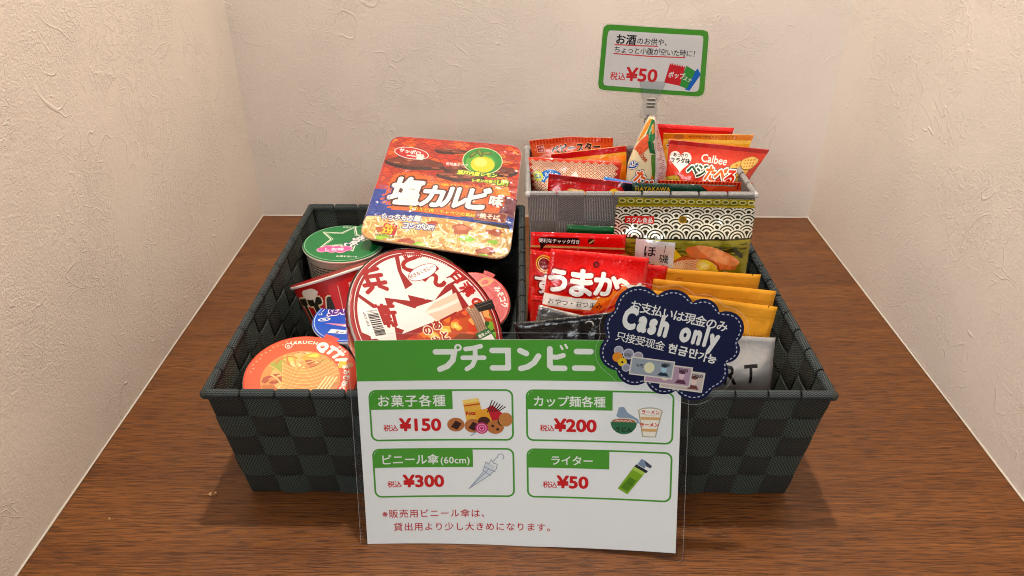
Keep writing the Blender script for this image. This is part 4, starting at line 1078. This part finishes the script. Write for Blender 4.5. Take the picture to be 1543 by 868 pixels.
    for k in range(70): p.blob(rr.uniform(-80, 84), rr.uniform(-6, 38), rr.uniform(3, 7), rr.uniform(2, 5), rr.choice(['f6dc98', 'f0c878', 'fae8b4', 'e8b466']), k, 0, step=.1)
    p.noodles(insn, (-80, -6, 85, 40), 240, ['fdeeb4', 'fae49c', 'fef6d4', 'f4d484', 'dca456'], 2.1, 6, 22)
    p.clip = insn
    for x, y, a, b, c in ((-60, 14, 8, 4, 'c8602c'), (-30, 2, 9, 5, 'b84e28'), (28, 30, 12, 7, 'c46a44'), (28, 32, 7, 3, 'e0906a'), (-6, 32, 7, 4, 'c05028'), (60, 2, 12, 7, 'b04e2a'), (60, 4, 6, 3, 'd88458'), (66, 32, 9, 5, 'c05c30'),
                          (-16, -1, 9, 4, '98d42c'), (-14, 0, 4, 2, 'c8e070'), (36, 18, 9, 5, 'a0d830'), (56, -4, 8, 3, '98d82c'), (-58, 4, 7, 4, 'b0dc40'), (66, 18, 6, 3, 'a8dc40'), (2, 20, 6, 3, 'f6e8b0')):
        p.blob(x, y, a, b, c, int(x + 90), 10, .35, step=.3)
    p.clip = None
    # lettering
    def big(items, col, ol):
        for cc, oo in ol + [(col, 0)]:
            for c, x, y, s in items: p.text(c, x, y, s, cc, .05 + oo, 'l', 5, .87, .16)
    items = [('塩', -66, 56, 44), ('カ', -30, 57, 37), ('ル', -5, 60, 37), ('ビ', 21, 62, 37)]
    big(items, 'fefcf8', [('f4701c', .18), ('5a1c12', .06)]); 
    for c, x, y, s in items: pass
    p.text('味', 52, 71, 17, 'fbf7f2', .05, 'l', 5, 1, .1, [('e8641c', .14), ('8a2a18', .06)])
    p.text('牛カルビ肉・キャベツの具材入り', -38, 48.2, 6.0, 'f6e02c', .03, 'l', 1.2, 1, .1, [('b04a14', .10)])
    p.ell(-52, 135, 21.5, 9.5, WH, -3); p.ell(-52, 135, 20.4, 8.5, 'cf1c1c', -3); p.text('サッポロ', -68, 135, 7.2, WH, .05, 'l', -3, .95); p.text('一番', -57, 127, 9.5, WH, .05, 'l', 0, 1.15)
    p.ell(35, 138, 24.5, 22, 'e8f0c0', 3); p.ell(35, 138, 23.6, 21, '2f9a3a', 3); p.ell(33, 134, 18, 15, '6ab83c'); p.ell(36, 132, 14.5, 13, 'f2dc24'); p.ell(33, 135, 8, 7, 'f8ee7a')
    for x, y, rt in ((22, 146, 60), (38, 151, 10), (30, 150, 120)): p.ell(x, y, 7, 2.8, '5a6a24', rt); p.ell(x, y + .6, 5, 1.3, '8fa23c', rt)
    p.text('瀬戸内産レモン', 8, 112, 7.2, 'f2f05a', .05, 'l', 3, .95, .1, [('1f7a2c', .14)]); p.text('レモンの香り', 27, 103, 5.6, 'f2f05a', .05, 'l', 4, .9, .1, [('1f7a2c', .14)]); p.text('UP!', 57, 103, 10.5, 'd8f04a', .05, 'l', 4, .9, .1, [('1f7a2c', .10)])
    p.text('使用量アップ', -8, 124, 5, 'f0e4dc', .03, 'l', 3, .9); 
    p.text('もっちもち麺', -66, 30, 9.2, WH, .05, 'l', 4, .82, .15, [('1f3f9c', .11)]); p.stroke([(-62, 26.5), (-34, 28)], .9, 'c8241c', False)
    p.text('コシがUP!', -40, 20.5, 9.6, WH, .05, 'l', 4, .86, .15, [('1f3f9c', .11)])
    p.rrect(-60, 8, -44, 24, 3, 'c8281c'); p.text('湯戻し', -58.5, 18.6, 4.6, 'f8e02c', .03); p.text('2分', -60, 10, 9.4, 'f8e02c', .06, 'l', 3, .9, 0, [('a8180f', .05)])
    p.text('調理時の湯量 540ml', -66, 4.5, 3.6, '5a3a20', .01, 'l', 2)
    p.poly([(39, 46), (76, 47), (77, 61), (40, 59)], 'b0704a'); p.poly([(41, 47.6), (74.6, 48.6), (75.5, 59.6), (41.6, 57.6)], '963a24'); p.text('焼そば', 45, 50, 8, 'f6d8c0', .04, 'l', 2)
    # Greek-key background on the blue ends
    for j in range(8):
        for i in range(5):
            x, y = -85 + i * 6, 32 + j * 6
            if x < -66 + (j > 3) * 0 and inside(x + 4.6, y + 4.6) and inside(x, y): p.stroke([(x, y), (x + 4.4, y), (x + 4.4, y + 4.4), (x + 1.6, y + 4.4), (x + 1.6, y + 2)], .6, '2f5ac0', False)
    p.build('printed_design', None, root, M['tray'], lift=.12)
    fs = Sheet(lambda u, v: (u, v, 1.6 + .5 * noise.noise((u * .05, v * .02, 2)) + sstep(38, 70, u) * (.34 * math.sin(v * .42 + u * .05 + 3 * noise.noise((u * .03, v * .03, 1))) + .9 * noise.noise((u * .16, v * .05, 5)))), -92, 92, -10, 178, 3)
    p = Print(); p.poly(outline(.8), 'ffffff'); p.build('shrink_film', fs, root, M['shrinkfilm'], lift=.3)
square_tray()

# ------------------------------------------------------------------ signs
GRN, RD = '4a9a2c', 'cc1a1c'
def sealed_sheet(root, outline, center, f, off=.55, name='laminate'):
    """clear film front and back along a closed outline, with a faint pale edge"""
    n = len(outline)
    for k, w in ((1, off), (-1, -off)):
        p = Print(); p.poly(outline, 'ffffff'); 
    return

def film_panel(root, outline, sh, w):
    p = Print(); p.poly(outline, 'ffffff'); o = p.build('laminate_film', sh, root, M['film'], lift=w)
    rim = Print(); pts = [np.array(q, float) for q in outline]; n = len(pts); c = sum(pts) / n; inn = []
    for i in range(n):
        a, b = pts[i - 1], pts[(i + 1) % n]; d = b - a; d /= np.linalg.norm(d) + 1e-9; nn = np.array((-d[1], d[0])); 
        inn.append(pts[i] + nn * .35)
    rim.ring([tuple(q) for q in pts], [tuple(q) for q in inn], 'ffffff'); rim.build('laminate_edge', sh, root, M['film_edge'], lift=w + .05)
    return o

SM = frame((-0.1255, 0.4497, -0.0040), (0.9984, -0.0453, 0.0342), (-0.0199, 0.2855, 0.9582))
def sign_f(u, v): return (u, v, 6.5 * ((u - 128) / 134) ** 2 * (1 - .35 * v / 190) - 2.2)
def main_sign():
    root = thing('laminated_sign', 'laminated green and white price notice leaning on both baskets', 'sign', SM)
    sh = Sheet(sign_f, -8, 266, -12, 190, 14)
    p = Print(); p.rect(0, 0, 257, 182, 'eceeea'); p.build('paper_sheet', sh, root, M['card'], lift=0)
    p = Print(); p.rect(0, 0, 257, 182, 'd8d8d0'); p.build('paper_back', sh, root, M['card'], lift=-.25)
    p = Print()
    p.rect(.1, 148, 256.9, 181.9, GRN)
    W1 = 'e4e8dc'; sw = 4.6
    def ST(pts, w=sw): p.stroke(pts, w, W1)
    # プ チ コ ン ビ ニ in heavy rounded strokes
    ST([(64, 172), (79, 172), (77.5, 165), (73, 160), (67, 157.5)]); p.arcring(82, 175.5, 1.3, 3.0, W1)
    ST([(100, 176.5), (94, 175), (88, 174.2)], 3.8); ST([(85.5, 167), (102.5, 167)], 3.8); ST([(95.5, 174), (95.5, 166), (93, 160.5), (88.5, 157.5)], 3.8)
    ST([(109, 173), (121.5, 173), (121.5, 158.5)]); ST([(109, 158.5), (121.5, 158.5)])
    ST([(131, 173), (136, 170.5)]); ST([(145.5, 168.5), (142, 163), (137, 159.5), (131.5, 158)])
    ST([(154.5, 174.5), (154.5, 160.5), (156.5, 158.5), (166, 158.5)]); ST([(154.5, 168), (160, 167.6), (165, 169.2)], 4.0); ST([(163, 177), (164.4, 174.4)], 1.7); ST([(166.6, 178), (168, 175.4)], 1.7)
    ST([(175.5, 172.5), (186.5, 172.5)]); ST([(174, 158.8), (188, 158.8)])
    def cell(x0, y0, x1, y1, tabx, title, tx, tw, price, px, py, zx):
        p.ring(p.rrpts(x0, y0, x1, y1, 6), p.rrpts(x0 + 1.5, y0 + 1.5, x1 - 1.5, y1 - 1.5, 4.6), GRN)
        q = p.rrpts(x0 + 1.4, y1 - 17, tabx, y1 - 1.4, .4); q = [(a, b) for a, b in q if not (a < x0 + 6 and b > y1 - 6)] 
        p.poly([(x0 + 1.4, y1 - 17), (tabx, y1 - 17), (tabx, y1 - 1.4), (x0 + 6, y1 - 1.4), (x0 + 3, y1 - 2.6), (x0 + 1.4, y1 - 6)], GRN)
        for s_, xx, sz, tr in title: p.text(s_, xx, y1 - 13.6, sz, 'e9ecdf', .02, 'l', 0, 1, 0, track=tr)
        p.text('税込', zx, py + .2, 6.1, RD, .02, track=-.05); p.text(price, px, py, 14.6, RD, .04, 'l', 0, 1.12, 0)
    cell(8.5, 96, 125, 140.5, 76, [('お菓子各種', 15, 10.6, .06)], 0, 0, '¥150', 32.5, 105, 19)
    cell(8.5, 45.5, 125, 89.5, 91, [('ビニール傘', 15, 9.8, -.02), ('(60cm)', 64, 8.2, .03)], 0, 0, '¥300', 33, 55, 19.5)
    cell(135, 96, 252, 140.5, 204, [('カップ麺各種', 140.5, 9.7, .0)], 0, 0, '¥200', 158, 105, 146)
    cell(135, 45.5, 252, 89.5, 202, [('ライター', 154, 9.0, -.02)], 0, 0, '¥50', 160, 55, 148)
    p.text('※販売用ビニール傘は、', 13.5, 27.5, 8.0, 'c0282a', .012, track=.07); p.text('貸出用より少し大きめになります。', 22.5, 15.2, 8.0, 'c0282a', .012, track=.07)
    # sweets
    p.poly([(84, 131), (97, 133), (101, 115), (87, 112)], 'e8b040'); p.poly([(84, 131), (97, 133), (97.4, 130), (84.4, 128)], 'f4d070'); p.stroke([(85, 126), (98, 128)], 1, 'c02a1c', False); p.text('Potato', 86.5, 118, 4.6, 'b8201c', .05, 'l', 5, .9)
    p.poly([(100, 122), (108, 127), (118, 118), (106, 110)], 'c01c2c'); p.poly([(94, 122), (104, 124), (108, 112), (96, 110)], 'e8a028')
    for k in range(6): p.stroke([(104 + k * 1.9, 121 + k * .2), (108 + k * 2.1, 131 - k * 1.1)], .8, '3a1a12')
    for x, y in ((78, 110), (92, 109)): p.ell(x, y, 7, 6, 'b8703a'); p.poly([(x - 4, y - 2), (x + 1, y - 4.5), (x + 5, y + 1), (x, y + 3.6)], '3a1c12')
    p.ell(101, 113, 5, 4, '4a2216'); p.ell(110, 108, 7, 6, 'b8703a'); p.ell(108, 109, 1.3, 1.2, '4a2216'); p.ell(112, 106, 1.3, 1.2, '4a2216'); p.ell(116, 113, 4, 4, '3a1c12'); p.ell(118.5, 114.5, 5.6, 6, 'c07c40')
    p.ell(99, 107, 5.2, 5, 'c42a68'); p.arcring(99, 107, 1.4, 2.1, 'f0a0c0'); p.arcring(99, 107, 3.2, 3.9, 'f0a0c0'); p.stroke([(95, 104), (90, 100.5)], .7, '7a9ac0')
    # folded umbrella, line drawing
    UB = '8a97a8'
    p.poly([(87, 53.4), (99, 68), (103, 77), (109, 73), (106, 67)], 'd3dade'); 
    for q in ([(87, 53), (99, 68), (101.5, 77), (104, 75), (106, 79), (108, 76), (111, 75), (110, 71), (104, 65), (87, 53)], [(98.5, 70), (105, 65)], [(87, 53), (104, 71)], [(100, 73), (109, 68.5)], [(107, 77), (111, 81.5)], [(111, 81), (112, 84), (115, 84.4), (116.6, 82), (115.6, 79.4)]): p.stroke(q, .55, UB)
    # udon bowl and ramen cup
    p.poly([(207, 119), (209, 126.5), (213, 127), (216, 122), (224, 117), (226, 113), (212, 116)], '8a9cb0'); p.ell(213, 114.5, 10.4, 3.2, 'd8dccc'); p.ell(213, 114.5, 9.3, 2.5, 'b06a50'); 
    for k in range(4): p.arcring(208 + k * 3.2, 114.2, 1.0, 1.5, 'f0ddc8', 0, 180)
    p.poly([(202.6, 114)] + [(213 - 10.4 * math.cos(R(t)), 113.8 - 10.2 * math.sin(R(t))) for t in range(10, 175, 15)] + [(223.4, 114)], '2f6a44'); p.text('うどん', 213, 106, 4.6, BK, .03, 'c')
    p.poly([(224.2, 123.4), (227.6, 101.8), (238.4, 101.8), (243, 123.4)], 'b0a88e'); p.ell(233.6, 123.6, 9.8, 3.6, 'b0a88e')
    p.poly([(225.2, 123), (228.4, 102.6), (237.6, 102.6), (242, 123)], 'f0ead8'); p.ell(233.6, 123.4, 9.2, 3, 'c8bca4'); p.ell(233.6, 123.6, 8.6, 2.6, 'f4efe2'); p.text('ラーメン', 233.8, 121.9, 3.6, RD, .04, 'c'); p.text('ラーメン', 233, 111, 3.8, RD, .05, 'c', 2)
    p.poly([(226, 119), (241.2, 119), (240.8, 116.6), (226.4, 116.6)], 'd8a86a'); p.poly([(227.3, 109), (239.2, 109), (238.8, 106.6), (227.6, 106.6)], 'd8a86a')
    # lighter
    p.poly([(209, 56), (217, 51), (231, 71), (222, 76)], '7aa81e'); p.poly([(211.4, 57), (217, 53.5), (224, 63.5), (218.6, 66.6)], '4f8214'); p.poly([(220, 73.5), (229, 68.4), (231, 71), (222, 76)], 'a8c850'); p.stroke([(217, 62.5), (222, 59)], .6, '3a6410', False)
    p.poly([(222, 76), (231.6, 70.4), (233, 72.4), (223.6, 78)], '20262c'); p.poly([(224.4, 78), (230, 74.6), (233, 79.6), (227.6, 83)], '7c8ea4'); p.poly([(229.6, 82), (236, 77), (235, 75), (232, 76)], '40485a')
    p.build('printed_notice', sh, root, M['card'], lift=.12)
    film_panel(root, p.rrpts(-5.5, -7, 263, 188, 5), sh, 1.0)
main_sign()

def lobes(segs, n=9):
    pts = []
    for (a, b, c) in segs:
        a, b, c = Vector(a), Vector(b), Vector(c)
        # circle through three points
        d = 2 * (a.x * (b.y - c.y) + b.x * (c.y - a.y) + c.x * (a.y - b.y))
        ox = ((a.x ** 2 + a.y ** 2) * (b.y - c.y) + (b.x ** 2 + b.y ** 2) * (c.y - a.y) + (c.x ** 2 + c.y ** 2) * (a.y - b.y)) / d
        oy = ((a.x ** 2 + a.y ** 2) * (c.x - b.x) + (b.x ** 2 + b.y ** 2) * (a.x - c.x) + (c.x ** 2 + c.y ** 2) * (b.x - a.x)) / d
        r = math.hypot(a.x - ox, a.y - oy); ang = [math.atan2(q.y - oy, q.x - ox) for q in (a, b, c)]
        def unwrap(x, ref, sgn):
            while sgn * (x - ref) < 0: x += sgn * 2 * math.pi
            return x
        a0 = ang[0]; s1 = unwrap(ang[1], a0, -1); s2 = unwrap(ang[2], a0, -1)
        if s2 > s1: sg = 1; s2 = unwrap(ang[2], a0, 1)
        for k in range(n): t = a0 + (s2 - a0) * k / n; pts.append((ox + r * math.cos(t), oy + r * math.sin(t)))
    return pts
CL = [((199, 187), (196.6, 198), (204, 208.5)), ((204, 208.5), (219, 227), (236, 220)), ((236, 220), (253, 223.5), (262, 214.5)), ((262, 214.5), (275, 216.5), (282, 207)), ((282, 207), (300, 199.5), (296.5, 184)),
      ((296.5, 184), (298.5, 175), (289, 167)), ((289, 167), (290, 154.5), (280, 146)), ((280, 146), (266, 136), (252, 144)), ((252, 144), (238, 141.5), (229, 151)), ((229, 151), (215, 148.8), (206, 160)), ((206, 160), (193.5, 170), (199, 187))]
def cloud_sign():
    c0 = (247, 182)
    m = SM @ Matrix.Translation((c0[0] / 1000, c0[1] / 1000, .0075))
    root = thing('cash_only_card', 'navy cloud shaped cash notice fixed over the sign corner', 'sign', m)
    mv = lambda P: [(x - c0[0], y - c0[1]) for x, y in P]
    O = mv(lobes(CL))
    def grow(P, d):
        P = [np.array(q) for q in P]; n = len(P); out = []
        for i in range(n):
            t = P[(i + 1) % n] - P[i - 1]; t /= np.linalg.norm(t) + 1e-9; nn = np.array((-t[1], t[0])); out.append(P[i] + nn * d)
        return out
    def smooth(P, k=2):
        for _ in range(k): n = len(P); P = [(P[i - 1] + P[i] * 2 + P[(i + 1) % n]) / 4 for i in range(n)]
        return P
    sh = Sheet(lambda u, v: (u, v, .8 * math.sin(u * .03) + .5 * math.cos(v * .04)), -66, 66, -58, 58, 14)
    p = Print(); p.poly(O, '050e38'); p.build('card_sheet', sh, root, M['card'], lift=0)
    p = Print(); p.poly(O, '0a1538'); p.build('card_back', sh, root, M['card'], lift=-.3)
    p = Print()
    # dashed stitching just inside the edge
    I = smooth(grow(O, -2.3), 1); L = [0]
    for i in range(len(I)): L.append(L[-1] + np.linalg.norm(I[(i + 1) % len(I)] - I[i]))
    def at(d):
        d %= L[-1]; i = max(k for k in range(len(I)) if L[k] <= d); t = (d - L[i]) / (L[i + 1] - L[i] + 1e-9); return I[i] * (1 - t) + I[(i + 1) % len(I)] * t
    nd = int(L[-1] / 3.5)
    for k in range(nd): s = L[-1] * k / nd; p.stroke([at(s), at(s + .85), at(s + 1.9)], .75, 'b8bccc', False)
    X = lambda x, y: (x - c0[0], y - c0[1])
    WT = 'dcdcd6'
    p.text('お支払いは現金のみ', *X(214.5, 209.5), 8.9, WT, .018, 'l', -13.2, track=-.06)
    p.text('Cash', *X(208.8, 196), 22, WT, .065, 'l', -13.2, .68, .0, track=.12); p.text('only', *X(252.5, 185.6), 20.5, WT, .065, 'l', -13.2, .68, 0, track=.12)
    p.text('只接受现金', *X(204.5, 185.6), 8.0, WT, .008, 'l', -13.2, track=-.05); p.text('현금만', *X(244, 176), 8.2, WT, .03, 'l', -13.2, track=-.03); p.text('가능', *X(267, 170.0), 7.6, WT, .03, 'l', -13.2, track=-.03)
    for x, y, r, c in ((207.5, 176.5, 3.6, '9a9aa8'), (215, 173.6, 4.3, '8e8e9c'), (222.5, 171.8, 3.7, '9a9298'), (206.8, 171, 4.0, 'd8861c'), (210.4, 167, 3.5, 'd8b81c'), (213.4, 162.6, 3.3, '8e8e9c')):
        x, y = X(x, y); p.ell(x, y, r, r, 'c8c8d0' if c[0] != 'd' else c); p.ell(x, y, r * .86, r * .86, c)
    p.text('500', *X(211.6, 172.2), 3.6, '5a5a68', .04, 'l', -10); p.ell(*X(210.4, 167), .9, .9, '050e38')
    def note(x, y, w, h, c1, c2, val, tone):
        a = R(-7); x, y = X(x, y); Q = lambda u, v: (x + u * math.cos(a) - v * math.sin(a), y + u * math.sin(a) + v * math.cos(a))
        p.poly([Q(0, 0), Q(w, 0), Q(w, h), Q(0, h)], 'cfcabd'); p.poly([Q(1, 1), Q(w - 1, 1), Q(w - 1, h - 1), Q(1, h - 1)], c1); p.ell(*Q(w * .44, h * .5), 4, h * .3, 'd8d6ac', -7)
        # a plain bust outline
        p.poly([Q(w - 12, 2), Q(w - 3, 2), Q(w - 5, h * .32), Q(w - 10, h * .32)], tone); p.ell(*Q(w - 7.5, h * .52), 2.1, 2.9, c2, -7); p.ell(*Q(w - 7.5, h * .70), 2.5, 1.5, tone, -7)
        p.text(val, *Q(w - 10.5, h - 4.6), 3.6, '2a2420', .03, 'l', -7)
    note(239, 146.5, 33, 16.5, 'bfb0a8', 'd8c0b4', '10000', '6a3a34'); note(227, 151.2, 35.5, 16.5, 'a88a9c', 'd0b4bc', '5000', '5a2f44'); note(215.5, 157.2, 33.5, 14.8, '8e98a0', '9ac0d0', '1000', '1c2c3c')
    p.text('千円', *X(220.5, 163.6), 3.0, '2a2a30', .03, 'l', -7)
    p.build('printed_notice', sh, root, M['card'], lift=.12)
    F_ = [tuple(q) for q in smooth(grow(O, 4.2), 4)]
    film_panel(root, F_, sh, .8)
cloud_sign()

def price_card():
    m = frame((.1373, .790, .3201), (.9986, -.0037, -.0522), (.0523, .0697, .9962))
    root = thing('price_card', 'small green bordered price card held above the grey bin', 'sign', m)
    sh = Sheet(lambda u, v: (u, v, .9 * math.sin(u * .04 + 1)), -60, 60, -40, 38, 12)
    p = Print(); O = [(-54.5, 24), (-54, 28.5), (-51, 31.3), (-46, 31.6), (46, 31.2), (50.4, 30), (52, 25), (56.5, -28), (55.6, -32.4), (51, -34.5), (46, -34.4), (-48, -33.4), (-52.4, -32), (-53.8, -27)]
    O2 = [(-49.4, 20), (-48.8, 24.5), (-47.6, 25.8), (-44, 26), (43, 26), (46, 25.6), (47, 22), (50.5, -25), (49.8, -28.6), (47, -29.8), (44, -29.9), (-44, -28.6), (-47.6, -28), (-48.8, -25)]
    p.poly(O, GRN); p.build('card_sheet', sh, root, M['card'], lift=0)
    p = Print(); p.poly(O, '3a7a24'); p.build('card_back', sh, root, M['card'], lift=-.3)
    p = Print(); p.poly(O2, 'e6e2de')
    p.text('お酒', -41, 14.2, 10.4, BK, .03, track=.02); p.text('のお供や、', -19.5, 14.8, 7.0, BK, .015, track=.0)
    p.text('ちょっと小腹が空いた時に！', -41.5, 5.4, 7.0, BK, .012, track=-.05)
    p.stroke([(-41, 12.6), (-20, 12.8), (2, 13.4)], 1.1, 'd8342c'); p.stroke([(-41, 3.8), (-5, 3.2), (31, 3.9)], 1.1, 'd8342c')
    p.text('税込', -42.5, -21.6, 8.4, 'd8242c', .02, 'l', 0, .95); p.text('¥50', -26, -22, 18.0, 'd8242c', .03, 'l', 0, 1.14, 0)
    p.poly([(36, -31 + 3), (40, -14), (46, -6), (50, -12), (41, -29)], '1c6ac8'); p.poly([(28, -24), (34, -4), (44, -9), (38, -27)], '3a9a3c'); p.poly([(13.5, -22), (17, -2), (33, -4.5), (30, -24.5)], 'd8242c')
    p.text('ポップ', 16.5, -16, 6.4, WH, .03, 'l', -4, .9); p.text('スナ', 32, -18, 5.4, WH, .02, 'l', -18, .9)
    for k in range(6): p.poly([(17 + k * 2.6, -2.2 - k * .4), (19.4 + k * 2.6, -2.6 - k * .4), (18.2 + k * 2.6, -3.8 - k * .4)], 'e6e2de')
    p.build('printed_notice', sh, root, M['card'], lift=.1)
    film_panel(root, [(x * 1.02, y * 1.03) for x, y in O][::-1], sh, .8)
    # the clip that holds it, a thing of its own
    cm = frame((.1373, .7885, .2870), (.9996, 0, -.025), (.025, .05, .998))
    c = thing('card_clip', 'clear plastic clip on a rod gripping the bottom of the price card', 'card clip', cm)
    def slab(nm, pts, z0, z1, mat):
        n = len(pts); V = [(x / 1000, y / 1000, z0 / 1000) for x, y in pts] + [(x / 1000, y / 1000, z1 / 1000) for x, y in pts]
        F = [tuple(range(n)), tuple(range(2 * n - 1, n - 1, -1))] + [(i, n + i, n + (i + 1) % n, (i + 1) % n) for i in range(n)]
        o = mesh_obj(nm, V, F, mat, c); bm = bmesh.new(); bm.from_mesh(o.data); bmesh.ops.recalc_face_normals(bm, faces=bm.faces)
        bmesh.ops.bevel(bm, geom=bm.edges[:], offset=.0003, segments=1, affect='EDGES'); bm.to_mesh(o.data); bm.free()
    jaw = [(-13.5, 12), (13, 12), (8.5, -6), (6.5, -9), (9, -26), (-9.5, -26), (-6.5, -9), (-8.5, -6)]
    slab('clip_jaw', jaw, 3.0, 4.8, M['acrylic']); slab('clip_jaw', jaw, -4.0, -2.4, M['acrylic'])
    slab('clip_ridge', [(-4, -22), (4, -22), (4, -24), (-4, -24)], 4.9, 6, M['acrylic'])
    for y in (-4.5, -8.5, -12): slab('spring', [(-4.4, y), (4.4, y), (4.4, y - 2.6), (-4.4, y - 2.6)], 5.2, 6.6 + (y < -5) * .6, M['chrome'])
    bm = bmesh.new(); bmesh.ops.create_cone(bm, cap_ends=True, segments=14, radius1=.0016, radius2=.0016, depth=.245); 
    for v in bm.verts: v.co = Vector((v.co.x, v.co.z - .024 - .1225, v.co.y))
    bm_obj('rod', bm, M['acrylic'], c, True)
    bm = bmesh.new(); bmesh.ops.create_uvsphere(bm, u_segments=16, v_segments=10, radius=.0042)
    for v in bm.verts: v.co += Vector((0, -.030, 0))
    bm_obj('ball_joint', bm, M['acrylic'], c, True)
price_card()

# crumbs on the shelf
for k, (x, y, s) in enumerate(((-.2775, .5015, .0016), (-.2735, .5035, .0012), (-.3560, .4720, .0011))):
    bm = bmesh.new(); bmesh.ops.create_icosphere(bm, subdivisions=2, radius=s)
    for v in bm.verts: v.co *= 1 + .45 * noise.noise(v.co * 900 + Vector((k, 0, 0)))
    for v in bm.verts: v.co += Vector((x, y, s * .7))
    tag(bm_obj('crumb', bm, M['crumb'], None, True), ['larger pale crumb on the shelf by the left basket rim corner', 'smaller pale crumb beside the larger one left of the basket', 'lone pale crumb on the shelf near the left wall'][k], 'crumb', 'crumbs on the shelf')
bpy.data.objects.remove(_fo)
